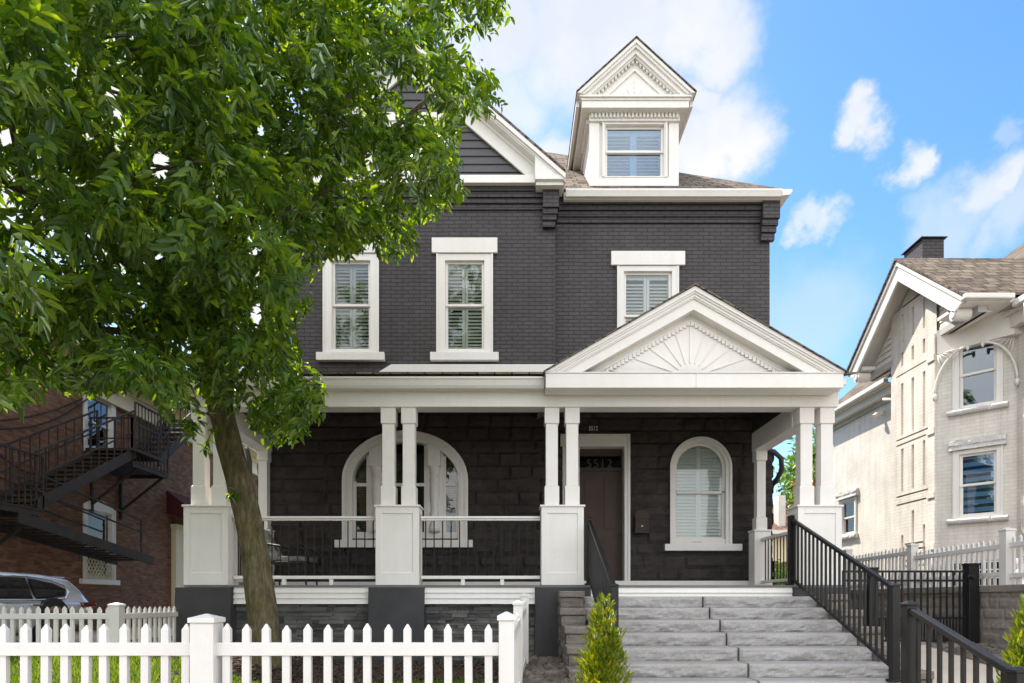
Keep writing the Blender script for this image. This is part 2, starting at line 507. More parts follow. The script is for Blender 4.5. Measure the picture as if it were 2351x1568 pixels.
# ------------------------------------------------------------------ mesh builder and object helpers
class MB:
    def __init__(self):
        self.v, self.f = [], []

    def add(self, vs, fs):
        k = len(self.v)
        self.v += [tuple(p) for p in vs]
        self.f += [tuple(i + k for i in q) for q in fs]
        return self

    HEX = [(0, 3, 2, 1), (4, 5, 6, 7), (0, 1, 5, 4), (1, 2, 6, 5), (2, 3, 7, 6), (3, 0, 4, 7)]

    def hexa(self, p): return self.add(p, MB.HEX)

    def box(self, x0, x1, y0, y1, z0, z1):
        return self.hexa([(x0, y0, z0), (x1, y0, z0), (x1, y1, z0), (x0, y1, z0),
                          (x0, y0, z1), (x1, y0, z1), (x1, y1, z1), (x0, y1, z1)])

    def frus(self, b, t, z0, z1):
        (x0, x1, y0, y1), (a0, a1, b0, b1) = b, t
        return self.hexa([(x0, y0, z0), (x1, y0, z0), (x1, y1, z0), (x0, y1, z0),
                          (a0, b0, z1), (a1, b0, z1), (a1, b1, z1), (a0, b1, z1)])

    def prism(self, poly, a, b, ax='y'):
        n = len(poly)
        if ax == 'y':
            mk = lambda p, t: (p[0], t, p[1])
        elif ax == 'x':
            mk = lambda p, t: (t, p[0], p[1])
        else:
            mk = lambda p, t: (p[0], p[1], t)
        vs = [mk(p, a) for p in poly] + [mk(p, b) for p in poly]
        fs = [tuple(range(n - 1, -1, -1)), tuple(range(n, 2 * n))]
        fs += [(i, (i + 1) % n, n + (i + 1) % n, n + i) for i in range(n)]
        return self.add(vs, fs)

    def strip(self, A, B, y0, y1):
        """solid ring between two (x, z) paths"""
        for i in range(len(A) - 1):
            a, b, c, d = A[i], A[i + 1], B[i + 1], B[i]
            self.hexa([(a[0], y0, a[1]), (b[0], y0, b[1]), (c[0], y0, c[1]), (d[0], y0, d[1]),
                       (a[0], y1, a[1]), (b[0], y1, b[1]), (c[0], y1, c[1]), (d[0], y1, d[1])])
        return self

    def bar(self, p, q, w, h, up=(0, 0, 1)):
        p, q = Vector(p), Vector(q)
        d = (q - p).normalized()
        s = d.cross(Vector(up))
        if s.length < 1e-4:
            s = Vector((1, 0, 0))
        s.normalize()
        u = s.cross(d).normalized()
        s *= w / 2
        u *= h / 2
        return self.hexa([p - s - u, p + s - u, p + s + u, p - s + u, q - s - u, q + s - u, q + s + u, q - s + u])

    def tube(self, pts, rad, n=8):
        pts = [Vector(p) for p in pts]
        if not hasattr(rad, '__len__'):
            rad = [rad] * len(pts)
        k = len(self.v)
        ref = Vector((0.3, 0.1, 1)).normalized()
        for i, p in enumerate(pts):
            d = (pts[min(i + 1, len(pts) - 1)] - pts[max(i - 1, 0)]).normalized()
            s = d.cross(ref)
            if s.length < .05:
                s = d.cross(Vector((1, 0, 0)))
            s.normalize()
            u = s.cross(d)
            for j in range(n):
                a = 2 * math.pi * j / n
                self.v.append(tuple(p + (s * math.cos(a) + u * math.sin(a)) * rad[i]))
        for i in range(len(pts) - 1):
            for j in range(n):
                a, b = k + i * n + j, k + i * n + (j + 1) % n
                self.f.append((a, b, b + n, a + n))
        self.f.append(tuple(k + j for j in range(n - 1, -1, -1)))
        e = k + (len(pts) - 1) * n
        self.f.append(tuple(e + j for j in range(n)))
        return self

    def lathe(self, cx, cy, prof, n=16):
        k = len(self.v)
        for r, z in prof:
            for j in range(n):
                a = 2 * math.pi * j / n
                self.v.append((cx + r * math.cos(a), cy + r * math.sin(a), z))
        for i in range(len(prof) - 1):
            for j in range(n):
                a, b = k + i * n + j, k + i * n + (j + 1) % n
                self.f.append((a, b, b + n, a + n))
        self.f.append(tuple(k + j for j in range(n - 1, -1, -1)))
        e = k + (len(prof) - 1) * n
        self.f.append(tuple(e + j for j in range(n)))
        return self

    def build(self, name, mat, parent=None, M=None, smooth=False, bevel=0.0, recalc=True):
        vs = self.v
        if M is not None:
            vs = [tuple(M @ Vector(p)) for p in vs]
        o = origin(parent)
        me = bpy.data.meshes.new(name)
        me.from_pydata([(a - o[0], b - o[1], c - o[2]) for a, b, c in vs], [], self.f)
        if recalc:
            bm = bmesh.new()
            bm.from_mesh(me)
            bmesh.ops.recalc_face_normals(bm, faces=bm.faces)
            bm.to_mesh(me)
            bm.free()
        if smooth:
            me.polygons.foreach_set('use_smooth', [True] * len(me.polygons))
        me.materials.append(MATS[mat])
        ob = bpy.data.objects.new(name, me)
        COL.objects.link(ob)
        if parent is not None:
            ob.parent = parent
        if bevel:
            bv = ob.modifiers.new('bevel', 'BEVEL')
            bv.width = bevel
            bv.segments = 2
            bv.limit_method = 'ANGLE'
        return ob


def origin(o):
    v = Vector((0, 0, 0))
    while o is not None:
        v += o.location
        o = o.parent
    return v


def thing(name, label, cat, loc, group=None):
    o = bpy.data.objects.new(name, None)
    o.empty_display_size = .2
    COL.objects.link(o)
    o.location = loc
    return tag(o, label, cat, group)


def tag(o, label=None, cat=None, group=None, kind=None):
    if label: o['label'] = label
    if cat: o['category'] = cat
    if group: o['group'] = group
    if kind: o['kind'] = kind
    return o


def np_mesh(name, verts, quads, mat, parent=None, smooth=False):
    """large meshes (leaves, grass, chips) straight from arrays"""
    o = np.array(origin(parent))
    v = (verts - o).astype(np.float32)
    me = bpy.data.meshes.new(name)
    k = quads.shape[1]
    me.vertices.add(len(v)); me.vertices.foreach_set('co', v.ravel())
    me.loops.add(quads.size); me.loops.foreach_set('vertex_index', quads.astype(np.int32).ravel())
    me.polygons.add(len(quads))
    me.polygons.foreach_set('loop_start', np.arange(0, quads.size, k, dtype=np.int32))
    me.polygons.foreach_set('loop_total', np.full(len(quads), k, dtype=np.int32))
    me.update(calc_edges=True)
    me.validate()
    me.materials.append(MATS[mat])
    ob = bpy.data.objects.new(name, me)
    COL.objects.link(ob)
    if parent is not None:
        ob.parent = parent
    return ob


def wall_holes(x0, x1, z0, z1, holes, y0, depth, mb=None):
    """flat wall in local xz at y0 with rectangular openings and their reveals"""
    mb = mb or MB()
    xs = sorted({x0, x1} | {a for h in holes for a in h[:2] if x0 < a < x1})
    zs = sorted({z0, z1} | {a for h in holes for a in h[2:4] if z0 < a < z1})
    for i in range(len(xs) - 1):
        for j in range(len(zs) - 1):
            cx, cz = (xs[i] + xs[i + 1]) / 2, (zs[j] + zs[j + 1]) / 2
            if any(h[0] < cx < h[1] and h[2] < cz < h[3] for h in holes):
                continue
            mb.add([(xs[i], y0, zs[j]), (xs[i + 1], y0, zs[j]), (xs[i + 1], y0, zs[j + 1]), (xs[i], y0, zs[j + 1])], [(0, 1, 2, 3)])
    for a, b, c, d in [h[:4] for h in holes]:
        y1 = y0 + depth
        mb.add([(a, y0, c), (a, y1, c), (a, y1, d), (a, y0, d)], [(0, 1, 2, 3)])
        mb.add([(b, y0, c), (b, y0, d), (b, y1, d), (b, y1, c)], [(0, 1, 2, 3)])
        mb.add([(a, y0, d), (a, y1, d), (b, y1, d), (b, y0, d)], [(0, 1, 2, 3)])
        mb.add([(a, y0, c), (b, y0, c), (b, y1, c), (a, y1, c)], [(0, 1, 2, 3)])
    return mb


def hash2(i, j, k=0):
    h = math.sin(i * 127.1 + j * 311.7 + k * 74.7) * 43758.5453
    return h - math.floor(h)


def rock_disp(u, v, bw, bh, seed=0, amp=.06):
    """bulging pitch-faced block: 0 in the joints, rough in the middle"""
    r = math.floor(v / bh)
    off = hash2(r, 3, seed) * bw
    uu = (u + off) / bw
    c = math.floor(uu)
    # every third block is split so lengths vary
    f = uu - c
    w = bw
    if hash2(r, c, seed + 5) > .6:
        w = bw / 2
        if f >= .5:
            f = (f - .5) * 2; c += .5
        else:
            f = f * 2
    eu = min(f, 1 - f) * w
    g = v / bh - r
    ev = min(g, 1 - g) * bh
    e = min(eu, ev)
    k = min(1, e / .045)
    k = k * k * (3 - 2 * k)
    n = noise.noise(Vector((u * 6 + c * 7.1, v * 6 + r * 3.3, seed))) * .5 + noise.noise(Vector((u * 15, v * 15, seed + 9))) * .25
    tilt = (hash2(r, c, seed + 1) - .5) * (g - .5) + (hash2(r, c, seed + 2) - .5) * (f - .5)
    b = .45 + .35 * hash2(r, c, seed + 3) + n * .8 + tilt * .5
    return k * amp * max(.05, b)


def rock_sheet(x0, x1, z0, z1, y, bw, bh, step, seed, amp, skip=None, mb=None):
    mb = mb or MB()
    nx, nz = max(2, int((x1 - x0) / step)), max(2, int((z1 - z0) / step))
    k = len(mb.v)
    for j in range(nz + 1):
        for i in range(nx + 1):
            x, z = x0 + (x1 - x0) * i / nx, z0 + (z1 - z0) * j / nz
            mb.v.append((x, y - rock_disp(x, z, bw, bh, seed, amp), z))
    for j in range(nz):
        for i in range(nx):
            if skip and skip(x0 + (x1 - x0) * (i + .5) / nx, z0 + (z1 - z0) * (j + .5) / nz):
                continue
            a = k + j * (nx + 1) + i
            mb.f.append((a, a + 1, a + nx + 2, a + nx + 1))
    return mb


def FR(x, y, z, deg=0):
    return Matrix.Translation((x, y, z)) @ Matrix.Rotation(R(deg), 4, 'Z')


def arch_path(hw, zs, rise, z0, n=24):
    """(x, z) path: up the left side, over the arch, down the right side"""
    p = [(-hw, z0)]
    for i in range(n + 1):
        a = math.pi * (1 - i / n)
        p.append((hw * math.cos(a), zs + rise * math.sin(a)))
    p.append((hw, z0))
    return p


# ------------------------------------------------------------------ windows
def sash_window(parent, M, w, h, cas=.11, lintel=None, sill=None, rail=.5, shutter='louver', mats=('white_paint', 'glass'),
                name='window', proj=.03, casname='white_paint', rock=False):
    """double-hung window; local origin = bottom centre of the casing on the wall face"""
    hw = w / 2
    fr = MB()
    fr.box(-hw, -hw + cas, -proj, .10, 0, h).box(hw - cas, hw, -proj, .10, 0, h)
    fr.box(-hw + cas, hw - cas, -proj, .10, h - cas * .8, h).box(-hw + cas, hw - cas, -proj, .10, 0, cas * .45)
    # back-band moulding on the casing
    fr.box(-hw - .008, -hw + .028, -proj - .014, -proj, 0, h + .004).box(hw - .028, hw + .008, -proj - .014, -proj, 0, h + .004)
    win = fr.build(name, casname, parent, M, bevel=.004)
    a, b, c, d = -hw + cas, hw - cas, cas * .45, h - cas * .8
    s = .05
    zr = c + (d - c) * rail
    sh = MB()
    # upper sash in front, lower sash set 3 cm behind
    for (z0, z1, y0) in ((zr - .02, d, .030), (c, zr + .02, .062)):
        sh.box(a, a + s, y0, y0 + .032, z0, z1).box(b - s, b, y0, y0 + .032, z0, z1)
        sh.box(a + s, b - s, y0, y0 + .032, z1 - .045, z1).box(a + s, b - s, y0, y0 + .032, z0, z0 + .045)
    sh.build('sash', casname, win, M, bevel=.003)
    for (z0, z1, y0) in ((zr + .025, d - .045, .044), (c + .045, zr - .025, .076)):
        MB().box(a + s, b - s, y0, y0 + .005, z0, z1).build('pane', mats[1], win, M)
    if lintel:
        ov, lh, lp = lintel
        lb = MB()
        if rock:
            rock_sheet(-hw - ov, hw + ov, h + .005, h + lh, -lp, 3, lh, .03, 4, .05, None, lb)
            lb.box(-hw - ov, hw + ov, -lp + .001, -.0, h + .004, h + lh - .001)
        else:
            lb.box(-hw - ov, hw + ov, -lp, .02, h + .006, h + lh)
        lb.build('lintel', 'rock_white' if rock else casname, win, M, bevel=0 if rock else .006)
    if sill:
        ov, lh, lp = sill
        lb = MB()
        if rock:
            rock_sheet(-hw - ov, hw + ov, -lh, -.005, -lp, 3, lh, .03, 6, .04, None, lb)
            lb.box(-hw - ov, hw + ov, -lp + .001, 0, -lh + .001, -.004)
        else:
            lb.box(-hw - ov, hw + ov, -lp, .10, -lh, -.002)
        lb.build('sill', 'rock_white' if rock else casname, win, M, bevel=0 if rock else .006)
    if shutter == 'louver':
        sm = MB()
        y0 = .115
        mid = 0
        sm.box(a, a + .05, y0, y0 + .03, c, d).box(b - .05, b, y0, y0 + .03, c, d)
        sm.box(mid - .055, mid - .004, y0, y0 + .03, c, d).box(mid + .004, mid + .055, y0, y0 + .03, c, d)
        for x0, x1 in ((a + .05, mid - .055), (mid + .055, b - .05)):
            for z in (d - .10, zr - .05, c):
                sm.box(x0, x1, y0, y0 + .03, z, z + .10)
            z = c + .14
            while z < d - .13:
                if not (zr - .08 < z < zr + .08):
                    sm.hexa([(x0, y0 - .018, z - .026), (x1, y0 - .018, z - .026), (x1, y0 - .010, z - .030), (x0, y0 - .010, z - .030),
                             (x0, y0 + .036, z + .028), (x1, y0 + .036, z + .028), (x1, y0 + .044, z + .024), (x0, y0 + .044, z + .024)])
                z += .066
        sm.build('shutter', 'shutter_paint', win, M)
    elif shutter == 'zebra':
        sm = MB()
        z = d
        while z > c:
            sm.box(a, b, .13, .135, max(c, z - .085), z)
            z -= .15
        sm.build('blind', 'blind_cloth', win, M)
        MB().box(a, b, .145, .15, c, d).build('blind_backing', 'blind_grey', win, M)
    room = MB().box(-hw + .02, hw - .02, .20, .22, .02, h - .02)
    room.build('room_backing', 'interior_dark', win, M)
    return win


# ------------------------------------------------------------------ ground
def ground_z(x, y):
    if y < 3.45:
        g = -.32
    elif y < 3.8:
        g = -.32 + .46 * (y - 3.45) / .35
    else:
        g = .14 + .23 * min(1, max(0, (y - 3.8) / 5.7))
    if x < -2.6 and y > 4.5:
        g += .27 * min(1, (-2.6 - x) / 1.2) * min(1, (y - 4.5) / 3.2)
    if x > 4.6 and y > 3.8:
        k = min(1, (x - 4.6) / .4)
        p = path_z(y) - .06
        g = g * (1 - k) + p * k
    if .9 < x < 4.7 and y < 9:
        g = min(g, .0 if y > 5.1 else -.36)
    return g


def path_z(y):
    return .10 + .52 * min(1, max(0, (y - 6.2) / 3.9))


def build_ground():
    xs = [-400, -120, -40, -20] + list(np.arange(-12, 7.3, .3)) + [7.4, 12, 30, 120, 400]
    ys = [-300, -80, -20, -4, 0, 2] + list(np.arange(3, 14, .25)) + [16, 20, 30, 60, 150, 500]
    mb = MB()
    for y in ys:
        for x in xs:
            mb.v.append((float(x), float(y), ground_z(x, y) - .02))
    n = len(xs)
    for j in range(len(ys) - 1):
        for i in range(n - 1):
            mb.f.append((j * n + i, j * n + i + 1, (j + 1) * n + i + 1, (j + 1) * n + i))
    tag(mb.build('ground', 'ground_soil'), kind='structure')
    # public pavement and street in front of the yard
    tag(MB().box(-60, 60, .2, 3.3, -.40, -.30).build('pavement', 'concrete'), kind='structure')
    tag(MB().box(-120, 120, -9, -.2, -.60, -.325).build('road', 'asphalt'), kind='structure')
    tag(MB().box(-120, 120, -.2, .2, -.5, -.28).build('kerb', 'concrete'), kind='structure')
    # raised yard of the white house next door, driveway of the brick one
    tag(MB().box(7.62, 60, 4.5, 60, -.3, 1.42).build('neighbour_yard', 'gravel_stone'), kind='structure')
    mbd = MB()
    for j in range(60):
        y0, y1 = 3.9 + j * .5, 4.4 + j * .5
        a, b = ground_z(-7.5, y0) + .004, ground_z(-7.5, y1) + .004
        mbd.add([(-9.4, y0, a), (-6.45, y0, a), (-6.45, y1, b), (-9.4, y1, b)], [(0, 1, 2, 3)])
    tag(mbd.build('driveway', 'concrete'), kind='structure')
    # path from the foot of the steps to the side gate
    mp = MB()
    prev = None
    ysp = list(np.arange(5.2, 14.1, .35))
    for j in range(len(ysp) - 1):
        y0, y1 = ysp[j], ysp[j + 1]
        a, b = path_z(y0), path_z(y1)
        xl = 4.88
        xr0, xr1 = 6.3 + .12 * max(0, y0 - 6), 6.3 + .12 * max(0, y1 - 6)
        mp.add([(xl, y0, a), (min(7.1, xr0), y0, a), (min(7.1, xr1), y1, b), (xl, y1, b)], [(0, 1, 2, 3)])
    tag(mp.build('path', 'concrete'), kind='structure')
    tag(MB().box(.95, 4.875, 5.2, 7.3, -.1, .055).build('landing', 'concrete'), kind='structure')


build_ground()

# ------------------------------------------------------------------ the charcoal house
YF, YB, YR = 10.0, 12.2, 12.45
XL, XS, XR = -4.68, .80, 4.91        # left edge, step between the two wall planes, right edge
HOUSE = thing('brick_house', 'charcoal painted brick house with white trim, a columned front porch and a small pointed dormer', 'house', (0, 11, .35))
FLOOR = PZ(1343, YF)                 # porch floor
CEIL = PZ(934, 10.1)

# openings of the ground storey, measured on the wall planes
ARC = dict(cx=PX(932, YB), hw=142 * YB / FPX, z0=PZ(1241, YB), top=PZ(993, YB), zs=PZ(1104, YB))
SML = dict(cx=PX(1606, YR), hw=69 * YR / FPX, z0=PZ(1250, YR), top=PZ(1007, YR), zs=PZ(1076, YR))
DOOR = dict(x0=PX(1286, YR), x1=PX(1443, YR), top=PZ(1003, YR))


def in_arch(d, x, z, inset=.04):
    if z < d['z0'] + inset: return False
    dx = abs(x - d['cx'])
    if z < d['zs']: return dx < d['hw'] - inset
    k = (z - d['zs']) / (d['top'] - d['zs'])
    return k < 1 and dx < (d['hw'] - inset) * math.sqrt(max(0, 1 - k * k)) - .0


def build_walls():
    # rock-faced ground storey
    mb = MB()
    rock_sheet(XL - .03, XS, .3, 4.95, YB - .02, .80, .24, .040, 1, .068, lambda x, z: in_arch(ARC, x, z), mb)
    rock_sheet(XS, XR + .03, .3, 4.95, YR - .02, .80, .24, .040, 2, .06,
               lambda x, z: in_arch(SML, x, z) or (DOOR['x0'] + .05 < x < DOOR['x1'] - .05 and z < DOOR['top'] - .05), mb)
    mb.build('stone_wall', 'charcoal_stone', HOUSE, smooth=False)
    sd = MB()
    m = FR(XR + .03, YR, 0, 90)
    rock_sheet(0, 9, .3, 4.7, 0, .85, .30, .06, 3, .065, None, sd)
    sd.build('stone_wall', 'charcoal_stone', HOUSE, m)
    sd = MB()
    rock_sheet(-9, 0, .3, 4.7, 0, .85, .30, .06, 4, .065, None, sd)
    sd.build('stone_wall', 'charcoal_stone', HOUSE, FR(XL - .03, YB, 0, -90))
    # upper brick walls
    ha = [(PX(747, YB), PX(866, YB), PZ(812, YB), PZ(584, YB)), (PX(1007, YB), PX(1127, YB), PZ(812, YB), PZ(584, YB))]
    hc = [(PX(1421, YR), PX(1553, YR), PZ(850, YR), PZ(613, YR))]
    mb = MB()
    wall_holes(XL, XS, CEIL + .15, PZ(418, YB), ha, YB, .2, mb)
    wall_holes(XS, XR, CEIL + .15, PZ(440, YR) + .05, hc, YR, .2, mb)
    mb.add([(XS, YB, .3), (XS, YR, .3), (XS, YR, PZ(418, YB)), (XS, YB, PZ(418, YB))], [(0, 1, 2, 3)])
    zt = PZ(440, YR) + .05
    mb.add([(XR, YR, 4.6), (XR, 21.5, 4.6), (XR, 21.5, zt), (XR, YR, zt)], [(0, 1, 2, 3)])
    mb.add([(XL, YB, 4.6), (XL, YB, zt), (XL, 21.5, zt), (XL, 21.5, 4.6)], [(0, 1, 2, 3)])
    mb.add([(XL, 21.5, .3), (XL, 21.5, zt), (XR, 21.5, zt), (XR, 21.5, .3)], [(0, 1, 2, 3)])
    mb.build('brick_wall', 'charcoal_brick', HOUSE)
    # corbelled brick courses under the eaves and their end brackets
    def corbel(x0, x1, yw, rows, ztop, e0, e1, erows, side):
        c = MB()
        for i, py in enumerate(rows):
            z = PZ(py, yw)
            c.box(x0, x1, yw - .032 * (4 - i), yw + .01 - .032 * (3 - i) if i < 3 else yw + .01, z, ztop)
        c.build('corbel_course', 'charcoal_brick', HOUSE)
        b = MB()
        for i, py in enumerate(erows):
            z = PZ(py, yw)
            ex = .022 * (4 - i)
            b.box(e0, e1 + ex, yw - .05 - .032 * (4 - i), yw + .012 + (.25 if side else 0), z, z + (PZ(erows[i - 1], yw) - z if i else ztop - z))
        b.build('corbel_bracket', 'charcoal_brick', HOUSE)
    corbel(XL, PX(1246, YB), YB, (447, 459, 471, 483), PZ(418, YB), PX(1246, YB), XS - .02, (488, 500, 512, 526), True)
    corbel(XS, PX(1744, YR), YR, (477, 489, 501, 513), PZ(450, YR), PX(1744, YR), XR + .04, (512, 526, 540, 556), False)


build_walls()

WIN_H = PZ(584, YB) - PZ(812, YB)
for a, b in ((743, 870), (1003, 1131)):
    sash_window(HOUSE, FR(PX((a + b) / 2, YB), YB, PZ(812, YB)), (b - a) * YB / FPX, WIN_H, cas=.155, lintel=(.09, .285, .06), sill=(.115, .15, .10), rail=.51)
sash_window(HOUSE, FR(PX(1487, YR), YR, PZ(838, YR)), 140 * YR / FPX, PZ(612, YR) - PZ(838, YR), cas=.125, lintel=(.12, .27, .06), sill=(.12, .15, .10), rail=.52)


def arched_windows():
    # triple window under one flattened arch
    d = ARC
    M = FR(d['cx'], YB - .03, 0)
    o = arch_path(d['hw'], d['zs'], d['top'] - d['zs'], d['z0'])
    t = .17
    i_ = arch_path(d['hw'] - t, d['zs'], d['top'] - d['zs'] - t, d['z0'])
    win = MB().strip(o, i_, -.06, .20).build('arched_window', 'white_paint', HOUSE, M)
    b = .05
    o2 = arch_path(d['hw'] + .012, d['zs'], d['top'] - d['zs'] + .012, d['z0'])
    i2 = arch_path(d['hw'] - b, d['zs'], d['top'] - d['zs'] - b, d['z0'])
    o3 = arch_path(d['hw'] - .10, d['zs'], d['top'] - d['zs'] - .10, d['z0'])
    i3 = arch_path(d['hw'] - .135, d['zs'], d['top'] - d['zs'] - .135, d['z0'])
    MB().strip(o2, i2, -.09, -.061).strip(o3, i3, -.078, -.061).build('moulding', 'white_paint', win, M)

    def half(z):
        hw, rs = d['hw'] - t, d['top'] - d['zs'] - t
        return hw
    hw, rs = d['hw'] - t, d['top'] - d['zs'] - t

    def top_at(x): return d['zs'] + rs * math.sqrt(max(0, 1 - (x / hw) ** 2))
    mul = .31
    spans = [(-hw, -.54 - mul / 2), (-.54 + mul / 2, .54 - mul / 2), (.54 + mul / 2, hw)]
    zr = PZ(1112, YB)
    zb = d['z0'] + .16
    fr = MB()
    fr.box(-hw, hw, .04, .18, d['z0'], zb)
    for s in (-.54, .54):
        fr.prism([(s - mul / 2, zb), (s + mul / 2, zb), (s + mul / 2, top_at(s + mul / 2) + .03), (s - mul / 2, top_at(s - mul / 2) + .03)], .03, .18)
    for a, b in spans:
        fr.box(a + .001, b - .001, .055, .11, zr - .028, zr + .028)
        fr.box(a + .001, a + .05, .06, .11, zb, min(top_at(a + .05), 9)) if a > -hw + .01 else fr.box(a + .001, a + .05, .06, .11, zb, d['zs'])
        fr.box(b - .05, b - .001, .06, .11, zb, d['zs'] if b > hw - .01 else top_at(b - .05))
    fr.build('sash', 'white_paint', win, M)
    for s in (-.54, .54):
        z0, z1 = zb, top_at(s)
        h = z1 - z0
        prof = [(.10, z0 + .0), (.10, z0 + .10), (.075, z0 + .13), (.085, z0 + .16), (.06, z0 + .20), (.085, z0 + .32), (.085, z0 + .36),
                (.062, z0 + .40), (.072, z0 + .5), (.088, z0 + h * .46), (.088, z0 + h * .58), (.07, z0 + h * .60), (.095, z0 + h * .62), (.095, z0 + h * .65),
                (.07, z0 + h * .67), (.095, z0 + h * .70), (.095, z0 + h * .74), (.11, z0 + h * .76), (.11, z0 + h - .05)]
        MB().lathe(s, .015, prof, 20).build('turned_mullion', 'white_paint', win, M, smooth=True)
        k = MB()
        k.prism([(s - .115, z0 + h * .77), (s + .115, z0 + h * .77), (s + .115, top_at(s + .115) - .002), (s - .115, top_at(s - .115) - .002)], -.11, .03)
        k.tube([(s, -.125, z0 + h * .88), (s, -.10, z0 + h * .88)], .05, 16)
        k.build('mullion_block', 'white_paint', win, M)
    for a, b in spans:
        n = 10
        xs = [a + (b - a) * i / n for i in range(n + 1)]
        MB().prism([(b, zb), (a, zb)] + [(x, top_at(x) + .01) for x in xs], .085, .09).build('pane', 'glass', win, M)
    n = 20
    xs = [-hw + 2 * hw * i / n for i in range(n + 1)]
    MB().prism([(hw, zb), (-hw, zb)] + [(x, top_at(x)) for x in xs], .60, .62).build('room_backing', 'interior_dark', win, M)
    # dark slatted blinds a little way inside
    sl = MB()
    for i in range(26):
        z = zb + .05 + i * .045
        sl.box(-hw + .05, -.71, .20, .215, z, z + .012)
        sl.box(.71, hw - .05, .20, .215, z, z + .012)
    sl.build('blind', 'door_paint', win, M)
    MB().box(-d['hw'] - .14, d['hw'] + .10, -.13, .20, d['z0'] - .14, d['z0'] - .001).build('sill', 'white_paint', win, M, bevel=.006)
    # narrow round-headed window right of the door
    d = SML
    M = FR(d['cx'], YR - .03, 0)
    rs = d['top'] - d['zs']
    t = .095
    win = MB().strip(arch_path(d['hw'], d['zs'], rs, d['z0']), arch_path(d['hw'] - t, d['zs'], rs - t, d['z0']), -.06, .18).build('arched_window', 'white_paint', HOUSE, M)
    MB().strip(arch_path(d['hw'] + .012, d['zs'], rs + .012, d['z0']), arch_path(d['hw'] - .035, d['zs'], rs - .035, d['z0']), -.09, -.061).build('moulding', 'white_paint', win, M)
    hw, r2 = d['hw'] - t, rs - t
    zb = d['z0'] + .10
    zr = PZ(1131, YR)
    s = .045
    sh = MB()
    sh.strip(arch_path(hw, d['zs'], r2, zr), arch_path(hw - s, d['zs'], r2 - s, zr), .03, .065)
    sh.box(-hw, hw, .03, .07, zr - .02, zr + .03).box(-hw, hw, -.02, .10, d['z0'], zb)
    sh.box(-hw, -hw + s, .07, .10, zb, zr).box(hw - s, hw, .07, .10, zb, zr).box(-hw + s, hw - s, .07, .10, zb, zb + .04)
    sh.build('sash', 'white_paint', win, M)

    def half(z): return hw - .01 if z < d['zs'] else (hw - .01) * math.sqrt(max(0, 1 - ((z - d['zs']) / r2) ** 2))
    pts = [(x, z) for x, z in arch_path(hw - .02, d['zs'], r2 - .02, zr)]
    MB().prism(pts[::-1], .046, .05).build('pane', 'glass', win, M)
    MB().box(-hw + s, hw - s, .085, .09, zb, zr).build('pane', 'glass', win, M)
    lv = MB()
    for y0, z0, z1 in ((.082, zr + .03, d['top'] - t), (.112, zb, zr)):
        for sgn in (-1, 1):
            z = z0 + .05
            while z < z1 - .04:
                x1 = min(half(z + .03), half(z - .03)) - .045
                if x1 > .06:
                    a, b = (.045, x1) if sgn > 0 else (-x1, -.045)
                    lv.hexa([(a, y0 - .016, z - .03), (b, y0 - .016, z - .03), (b, y0 - .008, z - .034), (a, y0 - .008, z - .034),
                             (a, y0 + .030, z + .030), (b, y0 + .030, z + .030), (b, y0 + .038, z + .026), (a, y0 + .038, z + .026)])
                z += .062
    lv.strip([(x, z) for x, z in arch_path(hw - .005, d['zs'], r2 - .005, zb)], arch_path(hw - .05, d['zs'], r2 - .05, zb), .105, .135)
    lv.box(-.042, -.003, .105, .135, zb, d['top'] - t - .02).box(.003, .042, .105, .135, zb, d['top'] - t - .02)
    lv.box(-hw + .05, -.043, .106, .134, zr - .04, zr + .04).box(.043, hw - .05, .106, .134, zr - .04, zr + .04)
    lv.build('shutter', 'shutter_paint', win, M)
    MB().prism(arch_path(hw - .001, d['zs'], r2 - .001, zb)[::-1], .165, .17).build('room_backing', 'blind_cloth', win, M)
    MB().box(-d['hw'] - .12, d['hw'] + .19, -.13, .18, d['z0'] - .13, d['z0'] - .001).build('sill', 'white_paint', win, M, bevel=.006)


arched_windows()


def build_text(name, s, size, loc, mat, parent, ext=.006, xs=1.0):
    cu = bpy.data.curves.new(name, 'FONT')
    cu.body = s
    cu.size = size
    cu.extrude = ext
    cu.align_x = 'CENTER'
    cu.space_character = 1.12
    tmp = bpy.data.objects.new('tmp', cu)
    COL.objects.link(tmp)
    bpy.context.view_layer.update()
    me = bpy.data.meshes.new_from_object(tmp.evaluated_get(bpy.context.evaluated_depsgraph_get()))
    bpy.data.objects.remove(tmp)
    bpy.data.curves.remove(cu)
    o = origin(parent)
    me.transform(Matrix.Translation(Vector(loc) - o) @ Matrix.Rotation(R(90), 4, 'X') @ Matrix.Diagonal((xs, 1, 1, 1)))
    me.materials.clear()
    me.materials.append(MATS[mat])
    me.name = name
    ob = bpy.data.objects.new(name, me)
    COL.objects.link(ob)
    ob.parent = parent
    return ob


